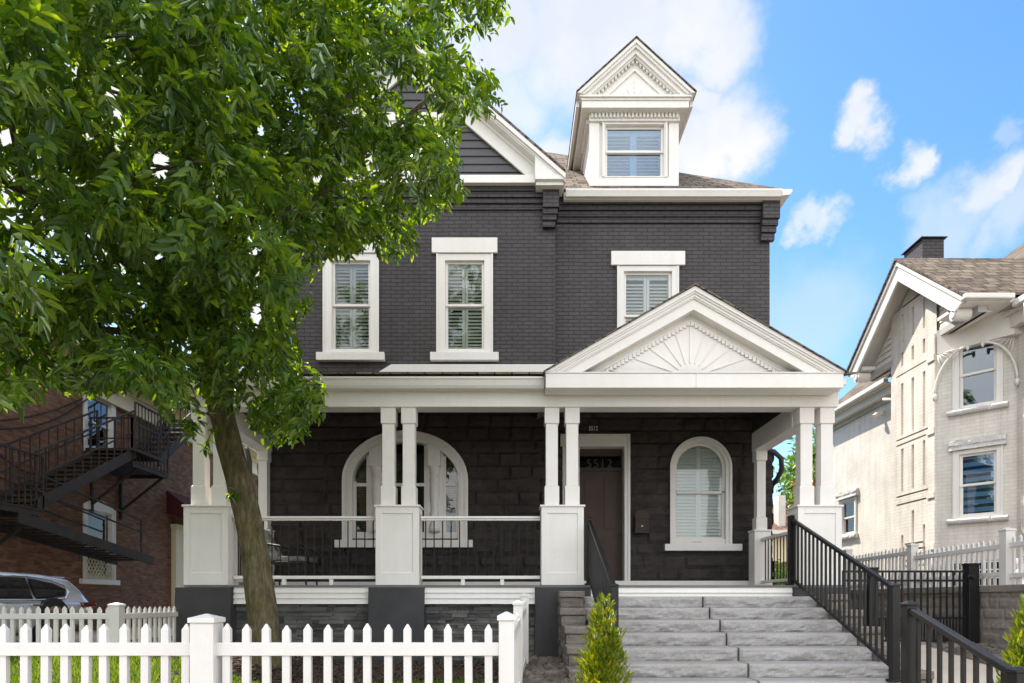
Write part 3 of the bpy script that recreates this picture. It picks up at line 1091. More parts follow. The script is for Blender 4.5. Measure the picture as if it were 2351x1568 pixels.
def build_door():
    x0, x1, top = DOOR['x0'], DOOR['x1'], DOOR['top']
    y = YR
    dx0, dx1, dtop = PX(1328, y + .2), PX(1428, y + .2), PZ(1030, y + .1)
    fr = MB()
    fr.box(dx1, x1, y - .09, y + .24, FLOOR, top - .20)
    fr.box(x0, x1, y - .09, y + .24, top - .20, top)
    fr.box(x1 - .03, x1 + .015, y - .115, y - .091, FLOOR, top).box(x0, x1 + .015, y - .115, y - .091, top, top + .03)
    fr.box(x0, dx0, y - .02, y + .24, FLOOR, top - .20)
    for z0, z1 in ((FLOOR + .12, FLOOR + .75), (FLOOR + .9, FLOOR + 1.55), (FLOOR + 1.7, FLOOR + 2.35)):
        fr.box(x0 + .07, dx0 - .08, y - .035, y - .021, z0, z1)
    frame = fr.build('door_frame', 'white_paint', HOUSE, bevel=.004)
    # threshold and base board along the wall
    MB().box(XS, XR, y - .14, y - .095, FLOOR, FLOOR + .135).build('base_board', 'white_paint', HOUSE)
    MB().box(XL + .3, XS - .01, YB - .14, YB - .11, FLOOR, FLOOR + .11).build('base_board', 'white_paint', HOUSE)
    yd = y + .17
    w = dx1 - dx0
    zt = PZ(1078, yd)
    d = MB()
    d.box(dx0, dx1, yd, yd + .05, FLOOR + .02, zt - .03)
    door = d.build('door', 'door_paint', HOUSE)
    p = MB()
    m = .09
    for a, b in ((dx0 + m, dx0 + w / 2 - m / 2), (dx0 + w / 2 + m / 2, dx1 - m)):
        for z0, z1 in ((FLOOR + .22, FLOOR + .95), (FLOOR + 1.12, zt - .18)):
            p.box(a, b, yd - .006, yd - .001, z0, z1)
            p.box(a + .03, b - .03, yd - .018, yd - .006, z0 + .03, z1 - .03)
    p.build('panel', 'door_paint', door, bevel=.006)
    MB().tube([(dx1 - .07, yd - .001, FLOOR + 1.02), (dx1 - .07, yd - .06, FLOOR + 1.02)], [.012, .03], 12).build('handle', 'bronze', door)
    t = MB()
    t.box(dx0, dx1, yd - .03, yd + .05, zt - .029, zt + .03).box(dx0, dx1, yd - .03, yd + .05, PZ(1047, yd), dtop + .1)
    t.build('transom_bar', 'door_paint', HOUSE)
    MB().box(dx0, dx1, yd + .02, yd + .024, zt + .031, PZ(1047, yd)).build('transom_pane', 'car_glass', HOUSE)
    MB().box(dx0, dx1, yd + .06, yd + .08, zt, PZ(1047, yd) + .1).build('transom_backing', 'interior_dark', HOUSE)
    build_text('transom_number', '5512', .235, ((dx0 + dx1) / 2 - .02, yd + .012, PZ(1073, yd)), 'number_dim', HOUSE, .004)
    nb = build_text('house_number', '5512', .12, (PX(1360, y), y - .145, PZ(993, y)), 'number_white', HOUSE, xs=.66)


build_door()


def build_eaves():
    # --- roofs
    ez, ey, ex = PZ(434, 12.2), 12.2, 5.13
    s = .85
    hx = (ex + 5.0) / 2
    cx = (ex - 5.0) / 2
    rz = ez + s * hx
    yb = 21.8
    r = MB()
    th = .05
    A, B, C_, D = (-5, ey, ez), (ex, ey, ez), (ex, yb, ez), (-5, yb, ez)
    P, Q = (cx, ey + hx, rz), (cx, max(ey + hx + .3, yb - hx), rz)
    r.add([A, B, C_, D, P, Q], [(0, 1, 4), (1, 2, 5, 4), (2, 3, 5), (3, 0, 4, 5)])
    roof = r.build('roof', 'shingle', HOUSE)
    # bay gable roof
    gx, gy, gz = (XL + XS) / 2, 11.80, PZ(399, 11.85)
    hw = PX(1298, 11.85) - gx
    gs = .865
    az = gz + hw * gs
    g = MB()
    for sg in (-1, 1):
        g.hexa([(gx + sg * hw, gy, gz), (gx, gy, az), (gx, 17.5, az), (gx + sg * hw, 17.5, gz),
                (gx + sg * hw, gy, gz + .05), (gx, gy, az + .05), (gx, 17.5, az + .05), (gx + sg * hw, 17.5, gz + .05)])
    g.build('gable_roof', 'shingle', HOUSE)
    # rake: crown, soffit, frieze board
    def rake(dz0, dz1, y0, y1, mb, cut=0):
        for sg in (-1, 1):
            a = (gx + sg * (hw - cut), gz + cut * gs)
            mb.prism([(a[0], a[1] + dz0), (gx, az + dz0), (gx, az + dz1), (a[0], a[1] + dz1)], y0, y1)
    tr = MB()
    rake(-.10, -.003, gy + .01, gy + .07, tr)
    rake(-.14, -.101, gy + .05, gy + .10, tr)
    rake(-.165, -.141, gy + .07, 12.16, tr, .06)          # soffit
    rake(-.50, -.166, 12.07, 12.12, tr, .42)                # frieze
    rake(-.225, -.166, 12.03, 12.069, tr, .25)
    tr.build('gable_trim', 'white_paint', HOUSE, bevel=.005)
    # eave return boxes and the band across the foot of the gable
    bz0, bz1 = PZ(419, 11.98), PZ(401, 11.98)
    b = MB()
    b.box(gx - hw + .3, PX(1231, 11.98), 11.98, 12.2, bz0, bz1)
    b.build('gable_band', 'white_paint', HOUSE, bevel=.004)
    for sg in (-1, 1):
        e0, e1 = gx + sg * (hw - .55), gx + sg * hw
        x0, x1 = min(e0, e1), max(e0, e1)
        MB().box(x0, x1, 11.84, 12.25, PZ(411, 11.84), gz - .02).box(x0 + .02, x1 - .03, 11.9, 12.25, PZ(411, 11.84) - .07, PZ(411, 11.84) - .001).build('eave_return', 'white_paint', HOUSE, bevel=.006)
        MB().prism([(x0 if sg > 0 else x1, gz - .02), (e1, gz - .02), (gx + sg * (hw - .55), gz - .02 + .55 * gs - .12)], 11.86, 11.95).build('eave_return', 'white_paint', HOUSE)
    # lap siding in the gable
    sd = MB()
    z = bz1
    zt = az - .55
    while z < zt:
        z2 = min(z + .149, zt)
        xa = hw - (z - gz) / gs - .40
        xb = hw - (z2 - gz) / gs - .40
        if xa > .02:
            sd.hexa([(gx - xa, 12.125, z), (gx + xa, 12.125, z), (gx + xa, 12.19, z), (gx - xa, 12.19, z),
                     (gx - max(xb, .01), 12.15, z2 + .012), (gx + max(xb, .01), 12.15, z2 + .012), (gx + max(xb, .01), 12.19, z2 + .012), (gx - max(xb, .01), 12.19, z2 + .012)])
        z = z2
    sd.build('gable_siding', 'siding_paint', HOUSE)
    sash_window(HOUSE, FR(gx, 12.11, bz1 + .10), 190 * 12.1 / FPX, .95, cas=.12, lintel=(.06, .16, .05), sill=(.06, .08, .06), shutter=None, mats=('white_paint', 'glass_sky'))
    # main gutter, soffit, return along the side
    gt = MB()
    z0, z1 = PZ(452, 12.18), PZ(437, 12.18)
    xg = PX(1793, 12.18)
    gt.prism([(12.12, z1), (12.12, z1 - .03), (12.14, z0 + .05), (12.16, z0), (12.24, z0), (12.24, z1)], XS + .2, xg, 'x')
    gt.build('gutter', 'white_paint', HOUSE)
    MB().box(XS + .17, xg + .03, 12.241, 12.46, z0 - .01, z0 + .03).box(XS + .17, xg + .06, 12.241, 12.30, z0 + .031, z1).build('eave_fascia', 'white_paint', HOUSE)
    zs = z1 + .0
    MB().prism([(xg + .005, zs - .12), (xg + .02, zs), (ex + .08, zs), (ex + .08, zs - .04), (ex + .04, zs - .10)], 12.14, 21, 'y').box(xg - .05, xg + .004, 12.47, 21, zs - .13, zs - .09).build('side_gutter', 'white_paint', HOUSE)


build_eaves()


def build_dormer():
    yd = 12.45
    x0, x1 = PX(1355, yd), PX(1555, yd)
    z0, z1 = PZ(427, yd), PZ(272, yd)
    cx = (x0 + x1) / 2
    m = MB()
    gx0, gx1, gz0, gz1 = PX(1383, yd), PX(1530, yd), PZ(410, yd), PZ(284, yd)
    wall_holes(x0, x1, z0, z1, [(gx0 + .03, gx1 - .03, gz0 + .03, gz1 - .03)], yd, .15, m)
    m.add([(x0, yd, z0), (x0, yd, z1), (x0, 15, z1), (x0, 15, z0)], [(0, 1, 2, 3)])
    m.add([(x1, yd, z0), (x1, 15, z0), (x1, 15, z1), (x1, yd, z1)], [(0, 1, 2, 3)])
    dm = m.build('dormer', 'white_paint', HOUSE)
    c = MB()
    c.box(x0 - .02, x0 + .17, yd - .035, yd - .002, z0 - .02, z1).box(x1 - .17, x1 + .02, yd - .035, yd - .002, z0 - .02, z1)
    c.box(x0 + .17, x1 - .17, yd - .035, yd - .002, z0 - .02, gz0 + .01).box(x0 + .17, x1 - .17, yd - .035, yd - .002, gz1 - .01, z1)
    c.build('dormer_casing', 'white_paint', dm, bevel=.004)
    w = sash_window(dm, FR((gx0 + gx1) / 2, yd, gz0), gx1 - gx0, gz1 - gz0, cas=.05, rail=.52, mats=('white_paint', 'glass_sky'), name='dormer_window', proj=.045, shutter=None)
    # louvered shutters sit straight under the dormer as sub-parts
    sm = MB()
    a, b, cc, d = gx0 + .06, gx1 - .06, gz0 + .05, gz1 - .06
    y0 = yd + .12
    mid = (a + b) / 2
    sm.box(a, a + .05, y0, y0 + .03, cc, d).box(b - .05, b, y0, y0 + .03, cc, d).box(mid - .06, mid + .06, y0, y0 + .03, cc, d)
    for p, q in ((a + .05, mid - .06), (mid + .06, b - .05)):
        sm.box(p, q, y0, y0 + .03, d - .09, d)
        z = cc + .06
        while z < d - .12:
            sm.hexa([(p, y0 - .018, z - .026), (q, y0 - .018, z - .026), (q, y0 - .010, z - .030), (p, y0 - .010, z - .030),
                     (p, y0 + .036, z + .028), (q, y0 + .036, z + .028), (q, y0 + .044, z + .024), (p, y0 + .044, z + .024)])
            z += .066
    sm.build('shutter', 'shutter_paint', dm)
    # entablature: dentil band, fascia with crown
    ent = MB()
    e0, e1 = PX(1346, 12.25), PX(1574, 12.25)
    zd0, zd1 = PZ(272, 12.30), PZ(262, 12.30)
    ent.box(x0 - .03, x1 + .03, yd - .08, yd + 2.2, PZ(277, yd - .08), PZ(250, yd - .08))
    YD = 12.22
    f0, f1 = PX(1336, YD), PX(1582, YD)
    zf0 = PZ(247, YD)
    ent.box(f0, f1, YD, yd - .081, zf0, zf0 + .13).box(f0 - .02, f1 + .02, YD - .02, yd - .081, zf0 + .131, zf0 + .17)
    ent.box(f0 - .05, f1 + .05, YD - .05, yd - .081, zf0 + .171, zf0 + .21)
    ent.box(f0, x0 - .031, yd - .08, 14.5, zf0, zf0 + .16).box(x1 + .031, f1, yd - .08, 14.5, zf0, zf0 + .16)
    ent.build('entablature', 'white_paint', dm, bevel=.004)
    dn = MB()
    n = 24
    for i in range(n):
        x = x0 - .01 + (x1 - x0 + .02) * (i + .5) / n
        dn.box(x - .02, x + .02, yd - .12, yd - .082, PZ(270, yd - .1), PZ(258, yd - .1))
    dl = MB()
    for k in range(12):
        y = yd + .05 + k * .075
        dl.box(x0 - .075, x0 - .032, y, y + .04, PZ(270, yd - .1), PZ(258, yd - .1))
    dn.build('dentil', 'white_paint', dm)
    dl.build('dentil', 'white_paint', dm)
    # pediment and roof
    gz = zf0 + .21
    hw = (f1 - f0) / 2 + .10
    az = PZ(90, 12.15)
    cxx = (f0 + f1) / 2
    sl = (az - gz) / hw
    tym = MB().prism([(cxx - hw + .15, gz + .001), (cxx + hw - .15, gz + .001), (cxx, az - .15 * sl)], 12.32, 12.5)
    tym.build('pediment', 'white_paint', dm)
    rk = MB()

    def rake(d0, d1, y0, y1):
        for sg in (-1, 1):
            p0, p1 = hw - d0 / sl, hw - d1 / sl
            rk.prism([(cxx + sg * p0, gz + .002), (cxx, az - d0), (cxx, az - d1), (cxx + sg * p1, gz + .002)], y0, y1)
    rake(.00, .07, 12.13, 12.32)
    rake(.07, .13, 12.16, 12.32)
    rake(.13, .22, 12.2, 12.32)
    rake(.22, .26, 12.24, 12.32)
    rake(.42, .47, 12.29, 12.32)
    rk.build('rake_moulding', 'white_paint', dm)
    for sg in (-1, 1):
        ry = MB()
        p0 = hw - .30 / sl
        for k in range(12):
            t = (k + .6) / 12.3
            x = cxx + sg * p0 * (1 - t)
            z = gz + (az - .30 - gz) * t
            ry.box(x - .02, x + .02, 12.27, 12.321, z - .005, z + .055)
        ry.build('dentil', 'white_paint', dm)
    ry = MB()
    for ang in (30, 55, 90, 125, 150):
        a = R(ang)
        r = .36 if ang == 90 else .24
        ry.bar((cxx + .13 * math.cos(a), 12.315, gz + .01 + .13 * math.sin(a)), (cxx + r * math.cos(a), 12.315, gz + .01 + r * math.sin(a)), .02, .018, (0, 1, 0))
    ry.build('sunburst', 'white_paint', dm)
    rf = MB()
    for sg in (-1, 1):
        a = cxx + sg * (hw + .015)
        rf.hexa([(a, 12.11, gz), (cxx, 12.11, az + .015), (cxx, 16.5, az + .015), (a, 16.5, gz),
                 (a, 12.11, gz + .025), (cxx, 12.11, az + .038), (cxx, 16.5, az + .038), (a, 16.5, gz + .025)])
    rf.build('dormer_roof', 'shingle', dm)
    for sg in (-1, 1):
        ev = MB()
        a = cxx + sg * hw
        b_ = cxx + sg * (hw - .30)
        ev.box(min(a, b_), max(a, b_), 12.32, 14.6, gz - .05, gz - .002)
        c_ = cxx + sg * (hw - .06)
        ev.box(min(a, c_), max(a, c_), 12.32, 14.6, gz - .12, gz - .051)
        ev.build('dormer_soffit', 'white_paint', dm)


build_dormer()


# ------------------------------------------------------------------ porch
PED = [(-5.03, -4.35), (-2.09, -1.425), (.45, 1.10), (4.38, 5.05)]


def pedestal(x0, x1, y0=10.0, d=.40):
    zt = PZ(1159, 10.0)
    m = MB()
    m.box(x0 + .012, x1 - .012, y0 + .015, y0 + d - .015, FLOOR, zt - .03)
    # panelled faces: stiles and rails stand proud of the centre
    s = .095
    for (a, b) in ((x0, x0 + s), (x1 - s, x1)):
        m.box(a, b, y0, y0 + .014, FLOOR, zt - .03)
    m.box(x0 + s, x1 - s, y0, y0 + .014, FLOOR, FLOOR + .19).box(x0 + s, x1 - s, y0, y0 + .014, zt - .13, zt - .03)
    for xs0, xs1 in ((x0, x0 + .011), (x1 - .011, x1)):
        m.box(xs0, xs1, y0 + .0145, y0 + .09, FLOOR, zt - .03).box(xs0, xs1, y0 + d - .09, y0 + d, FLOOR, zt - .03)
        m.box(xs0, xs1, y0 + .091, y0 + d - .091, FLOOR, FLOOR + .19).box(xs0, xs1, y0 + .091, y0 + d - .091, zt - .13, zt - .03)
    m.box(x0 - .02, x1 + .02, y0 - .02, y0 + d + .02, zt - .029, zt)
    m.build('pedestal', 'white_paint', HOUSE, bevel=.004)
    return zt


def column(cx, cy, z0, z1, w=.185, bw=.225, hb=.30, hc=.24):
    m = MB()
    h, b = w / 2, bw / 2
    m.frus((cx - b, cx + b, cy - b, cy + b), (cx - b, cx + b, cy - b, cy + b), z0, z0 + hb)
    m.frus((cx - b, cx + b, cy - b, cy + b), (cx - h, cx + h, cy - h, cy + h), z0 + hb, z0 + hb + .018)
    m.box(cx - h, cx + h, cy - h, cy + h, z0 + hb + .018, z1 - hc - .012)
    m.box(cx - b, cx + b, cy - b, cy + b, z1 - hc, z1)
    m.frus((cx - h, cx + h, cy - h, cy + h), (cx - b, cx + b, cy - b, cy + b), z1 - hc - .012, z1 - hc)
    m.build('column', 'white_paint', HOUSE, bevel=.004)


def build_porch():
    # piers
    for i, (a, b) in enumerate(PED):
        c = (a + b) / 2
        m = MB()
        hw = .42
        m.frus((c - hw - .02, c + hw + .02, 9.88, 10.5), (c - hw, c + hw, 9.90, 10.5), .15, FLOOR - .035)
        m.build('pier', 'charcoal_stucco', HOUSE, bevel=.01)
        zt = pedestal(a, b)
        for s in (-1, 1):
            column(c + s * .158, 10.2, zt, CEIL - .012)
    # floor
    MB().box(-5.02, 5.04, 9.985, YB + .1, FLOOR - .034, FLOOR - .002).build('porch_floor', 'deck_paint', HOUSE)
    # lapped fascia under the floor, ledgestone below
    for x0, x1 in ((-4.26, -2.18), (-1.335, .35), (1.20, 4.29)):
        f = MB()
        for k in range(3):
            z1 = FLOOR - .036 - k * .085
            f.hexa([(x0, 9.985, z1 - .084), (x1, 9.985, z1 - .084), (x1, 10.09, z1 - .084), (x0, 10.09, z1 - .084),
                    (x0, 10.008, z1), (x1, 10.008, z1), (x1, 10.09, z1), (x0, 10.09, z1)])
        f.build('skirt_board', 'white_paint', HOUSE)
    rnd = random.Random(5)
    for x0, x1 in ((-4.26, -2.18), (-1.335, .35)):
        led = MB()
        z = .2
        while z < FLOOR - .30:
            h = rnd.choice((.03, .04, .05, .06))
            x = x0
            while x < x1:
                w = rnd.uniform(.10, .42)
                xe = min(x + w, x1)
                p = rnd.uniform(.0, .035)
                j = [rnd.uniform(-.008, .008) for _ in range(4)]
                led.hexa([(x + .002, 10.10 - p + j[0], z), (xe - .002, 10.10 - p + j[1], z), (xe - .002, 10.2, z), (x + .002, 10.2, z),
                          (x + .002, 10.10 - p + j[2], z + h - .003), (xe - .002, 10.10 - p + j[3], z + h - .003), (xe - .002, 10.2, z + h - .003), (x + .002, 10.2, z + h - .003)])
                x = xe
            z += h
        led.build('ledgestone', 'ledge_stone', HOUSE)
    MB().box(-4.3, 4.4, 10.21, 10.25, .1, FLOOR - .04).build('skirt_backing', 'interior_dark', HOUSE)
    MB().box(-5.0, -4.95, 10.5, 12.2, .1, FLOOR - .04).box(4.95, 5.0, 10.5, 12.4, .1, FLOOR - .04).build('side_skirt', 'charcoal_stucco', HOUSE)
    # beam and ceiling
    b = MB()
    zt = PZ(893, 10.05)
    b.box(-5.03, 5.03, 10.06, 10.36, CEIL - .01, zt)
    b.box(-5.05, 5.05, 10.035, 10.059, CEIL + .22, zt)            # upper fascia board
    b.build('porch_beam', 'white_paint', HOUSE, bevel=.005)
    for x0, x1 in ((4.44, 4.70), (-4.70, -4.44)):
        s = MB()
        s.box(x0, x1, 10.361, 12.1, 4.06, CEIL + .10)
        s.build('porch_beam', 'white_paint', HOUSE, bevel=.005)
    MB().hexa([(-5.0, 10.37, 4.50), (5.0, 10.37, 4.50), (5.0, YR + .05, 4.86), (-5.0, YR + .05, 4.86),
               (-5.0, 10.37, 4.53), (5.0, 10.37, 4.53), (5.0, YR + .05, 4.89), (-5.0, YR + .05, 4.89)]).build('porch_ceiling', 'ceiling_paint', HOUSE)
    for x0, x1 in ((4.46, 4.68), (-4.68, -4.46)):
        MB().prism([(10.37, CEIL + .101), (12.1, CEIL + .101), (12.1, 4.82), (10.37, 4.50)], x0, x1, 'x').build('ceiling_infill', 'ceiling_paint', HOUSE)
    # posts against the wall
    for cx in (4.57, -4.57):
        z0 = PZ(1222, 12.1)
        m = MB()
        m.box(cx - .15, cx + .15, 11.9, 12.2, FLOOR, z0).box(cx - .17, cx + .17, 11.88, 12.2, z0 + .001, z0 + .03)
        m.build('wall_post', 'white_paint', HOUSE, bevel=.004)
        column(cx, 12.05, z0 + .031, 4.06, .16, .20, .22, .18)
    # gutter on the left run
    g = MB()
    z1, z0 = PZ(866, 9.82), PZ(889, 9.82)
    xe = PX(1250, 9.82)
    g.prism([(9.78, z1), (9.78, z1 - .03), (9.80, z1 - .04), (9.83, z0 + .035), (9.86, z0), (9.93, z0), (9.93, z1)], -5.25, xe, 'x')
    g.build('porch_gutter', 'white_paint', HOUSE)
    MB().box(-5.2, xe, 9.931, 10.034, z0 + .02, z0 + .06).box(-5.2, xe, 9.931, 9.96, z0 + .061, z1 - .01).build('porch_soffit', 'white_paint', HOUSE)
    # low roof over the porch, rising to the wall
    r = MB()
    zr0 = z1 + .03
    r.hexa([(-5.28, 9.76, zr0), (5.15, 9.76, zr0), (5.15, YR, zr0 + .66), (-5.28, YR, zr0 + .66),
            (-5.28, 9.76, zr0 + .03), (5.15, 9.76, zr0 + .03), (5.15, YR, zr0 + .69), (-5.28, YR, zr0 + .69)])
    r.build('porch_roof', 'shingle', HOUSE)
    # white flashing where the roof meets the wall
    yv = 12.0
    fl = MB().prism([(PX(845, yv), PZ(868, yv)), (PX(1290, yv), PZ(868, yv)), (PX(1290, yv), PZ(836, yv)), (PX(898, yv), PZ(836, yv))], yv, YB - .002)
    fl.build('flashing', 'white_paint', HOUSE, bevel=.006)
    # downspout at the right corner
    MB().tube([(4.80, 12.42, 4.16), (4.98, 12.42, 4.14), (5.13, 12.45, 4.02), (5.16, 12.5, 3.8), (5.10, 12.62, 3.62), (5.0, 12.8, 3.46), (5.0, 12.8, .6)], .05, 10).build('downspout', 'charcoal_paint', HOUSE, smooth=True)
    MB().tube([(-4.92, 12.1, 4.15), (-4.86, 12.1, 3.9), (-4.82, 12.1, .5)], .045, 10).build('downspout', 'charcoal_paint', HOUSE, smooth=True)

    # railings between pedestals
    def railing(x0, x1, y):
        t = MB()
        zt, zb = PZ(1186, y), PZ(1322, y)
        t.box(x0, x1, y - .05, y + .05, zt - .035, zt).box(x0, x1, y - .03, y + .03, zt - .065, zt - .036)
        t.box(x0, x1, y - .04, y + .04, zb - .05, zb)
        for xb in (x0 + (x1 - x0) * .35, x0 + (x1 - x0) * .68):
            t.box(xb - .03, xb + .03, y - .03, y + .03, FLOOR, zb - .051)
        rl = t.build('railing', 'white_paint', HOUSE, bevel=.004)
        n = int((x1 - x0) / .128)
        for i in range(n):
            x = x0 + (x1 - x0) * (i + .5) / n
            MB().tube([(x, y, zb), (x, y, zt - .066)], .010, 6).build('baluster', 'black_metal', rl)
    railing(-4.34, -2.10, 10.2)
    railing(-1.415, .44, 10.2)
    # right-hand side railing, running back to the wall
    for x in (4.57, -4.62):
        zt, zb = PZ(1222, 10.4) + .05, FLOOR + .13
        t = MB().box(x - .045, x + .045, 10.4, 11.9, zt - .05, zt).box(x - .04, x + .04, 10.4, 11.9, zb - .05, zb)
        rl = t.build('railing', 'white_paint', HOUSE, bevel=.004)
        for i in range(11):
            y = 10.46 + i * .132
            MB().tube([(x, y, zb), (x, y, zt - .05)], .010, 6).build('baluster', 'black_metal', rl)


build_porch()


def build_pediment():
    yp = 9.65
    x0, x1 = PX(1253, yp), PX(1937, yp)
    cx = (x0 + x1) / 2
    zb0, zb1 = PZ(890, yp), PZ(857, yp)
    az = PZ(661, yp)
    hw = (x1 - x0) / 2
    sl = (az - zb1) / hw
    f = MB()
    f.box(x0, cx - .0015 + .02, yp, yp + .05, zb0, zb1).box(cx + .0215, x1, yp, yp + .05, zb0, zb1)
    f.box(x0, x1, yp + .051, 10.034, zb0 + .01, zb0 + .04)
    f.box(x0, x0 + .05, yp + .051, 10.034, zb0 + .041, zb1).box(x1 - .05, x1, yp + .051, 12.4, zb0 + .041, zb1)
    f.box(x0 - .01, x1 + .01, yp - .015, 10.0, zb1 + .001, zb1 + .018)
    ped = f.build('pediment', 'white_paint', HOUSE, bevel=.004)
    z0 = zb1 + .019
    MB().prism([(cx - hw + .3, z0), (cx + hw - .3, z0), (cx, az - .3 * sl)], 9.90, 9.95).build('tympanum', 'white_paint', ped)
    rk = MB()

    def rake(d0, d1, y0, y1):
        for sg in (-1, 1):
            p0, p1 = hw - d0 / sl, hw - d1 / sl
            rk.prism([(cx + sg * p0, z0), (cx, az - d0), (cx, az - d1), (cx + sg * p1, z0)], y0, y1)
    rake(-.022, .045, yp - .02, 9.9)
    rake(.045, .075, yp + .0, 9.9)
    rake(.075, .115, yp + .02, 9.9)
    rake(.115, .135, yp + .035, 9.9)
    rake(.135, .29, yp + .06, 9.9)
    rk.build('rake_moulding', 'white_paint', ped)
    dn = MB()
    # toothed band
    for sg in (-1, 1):
        a = math.atan(sl)
        d0, d1 = .36, .40
        p0, p1 = hw - d0 / sl, hw - d1 / sl
        n = 26
        dn.prism([(cx + sg * p0, z0), (cx, az - d0), (cx, az - d0 - .035), (cx + sg * (p0 - .035 / sl), z0)], 9.875, 9.899)
        for k in range(n):
            t = (k + .5) / n
            x = cx + sg * (p0 - .05) * (1 - t)
            z = z0 + (az - d0 - z0) * t - .035
            if z - .045 > z0:
                dn.prism([(x - .026, z - .05 - sg * -.026 * sl * 0), (x + .026, z - .05), (x + .026, z + .015 - sg * .026 * sl), (x - .026, z + .015 + sg * .026 * sl)], 9.87, 9.899)
    dn.build('dentil', 'white_paint', ped)
    sb = MB()
    r0 = .20
    n = 18
    sb.prism([(cx + r0 * math.cos(math.pi * i / n), z0 + r0 * math.sin(math.pi * i / n)) for i in range(n + 1)], 9.884, 9.899)
    for ang in (5, 19, 36, 54, 72, 90, 108, 126, 144, 161, 175):
        a = R(ang)
        # run out to the dentil line
        c, s = abs(math.cos(a)), math.sin(a)
        r1 = (az - .47 - z0) / (s + c * sl)
        r1 = min(r1, 1.42)
        p = (cx + (r0 + .02) * math.cos(a), 9.895, z0 + (r0 + .02) * s)
        q = (cx + r1 * math.cos(a), 9.895, z0 + r1 * s)
        if q[2] > z0 + .02:
            sb.bar(p, q, .018, .016, (0, 1, 0))
    sb.build('sunburst', 'white_paint', ped)
    rf = MB()
    for sg in (-1, 1):
        a = cx + sg * (hw + .04)
        za, zc = zb1 + .0, az + .03
        rf.hexa([(a, yp - .05, za), (cx, yp - .05, zc), (cx, YR + .02, zc), (a, YR + .02, za),
                 (a, yp - .05, za + .02), (cx, yp - .05, zc + .022), (cx, YR + .02, zc + .022), (a, YR + .02, za + .02)])
    rf.build('pediment_roof', 'shingle', HOUSE)
    # gutter stub on the right flank
    MB().box(x1 + .03, x1 + .12, yp + .15, 12.4, zb1 - .12, zb1 - .02).build('side_gutter', 'white_paint', HOUSE, bevel=.01)


build_pediment()

# ------------------------------------------------------------------ mailbox and porch chair
def build_mailbox():
    x0, x1 = PX(1453, YR), PX(1486, YR)
    z0, z1 = PZ(1226, YR), PZ(1174, YR)
    t = thing('mailbox', 'small bronze wall mailbox with an arched top beside the front door', 'mailbox', ((x0 + x1) / 2, YR - .12, z0))
    cx, hw = (x0 + x1) / 2, (x1 - x0) / 2
    zs = z1 - .10
    pts = [(cx + p, z) for p, z in arch_path(hw * .92, zs, .09, z0 + .03, 12)]
    MB().prism(pts[::-1], YR - .19, YR - .065).build('body', 'bronze', t)
    lid = [(cx + p, z) for p, z in arch_path(hw, zs, .10, zs - .06, 12)]
    MB().prism(lid[::-1], YR - .205, YR - .191).build('lid', 'bronze', t)
    m = MB().box(cx - hw * .8, cx + hw * .8, YR - .2, YR - .191, z0 + .06, z0 + .07).box(cx - hw * .8, cx + hw * .8, YR - .2, YR - .191, zs - .11, zs - .10)
    MB().box(cx - hw, cx + hw, YR - .2, YR - .06, z0, z0 + .029).build('base', 'bronze', t)
    m.build('trim', 'bronze', t)
    MB().tube([(cx, YR - .191, z0 + .13), (cx, YR - .205, z0 + .13)], .014, 10).build('lock', 'number_white', t)
    MB().tube([(cx, YR - .191, z0 + .22), (cx, YR - .203, z0 + .22)], .045, 12).build('emblem', 'bronze', t)


build_mailbox()


def build_chair():
    x, y = -3.78, 11.1
    t = thing('porch_chair', 'dark metal armchair with a patterned cushion on the porch behind the railing', 'chair', (x, y, FLOOR))
    z = FLOOR
    # faces right: back at the left
    for sx, sy in ((-.28, -.3), (-.28, .3), (.38, -.3), (.38, .3)):
        MB().tube([(x + sx, y + sy, z), (x + sx * .9, y + sy, z + .40)], .016, 8).build('leg', 'black_metal', t)
    MB().box(x - .3, x + .4, y - .32, y + .32, z + .38, z + .41).build('seat', 'black_metal', t, bevel=.008)
    for s in (-1, 1):
        MB().tube([(x - .42, y + s * .33, z + .72), (x - .05, y + s * .33, z + .66), (x + .28, y + s * .33, z + .64), (x + .42, y + s * .33, z + .58), (x + .42, y + s * .33, z + .38)], .020, 8).build('armrest', 'black_metal', t, smooth=True)
    bk = MB()
    for s in np.linspace(-.31, .31, 7):
        bk.tube([(x - .28, y + s, z + .40), (x - .46, y + s, z + .75), (x - .62, y + s, z + .98)], .012, 6)
    bk.tube([(x - .62, y - .33, z + .98), (x - .62, y + .33, z + .98)], .018, 8)
    bk.build('backrest', 'black_metal', t)
    c = MB().hexa([(x - .22, y - .28, z + .42), (x - .12, y - .28, z + .42), (x - .12, y + .28, z + .42), (x - .22, y + .28, z + .42),
                   (x - .56, y - .28, z + .96), (x - .46, y - .28, z + 1.0), (x - .46, y + .28, z + 1.0), (x - .56, y + .28, z + .96)])
    c.box(x - .1, x + .38, y - .28, y + .28, z + .412, z + .50)
    c.build('cushion', 'cushion', t, bevel=.03)


build_chair()

# ------------------------------------------------------------------ stone steps, block walls, black handrails
def step_y(k): return 9.75 - .375 * k
def step_z(k): return 1.37 - .165 * k


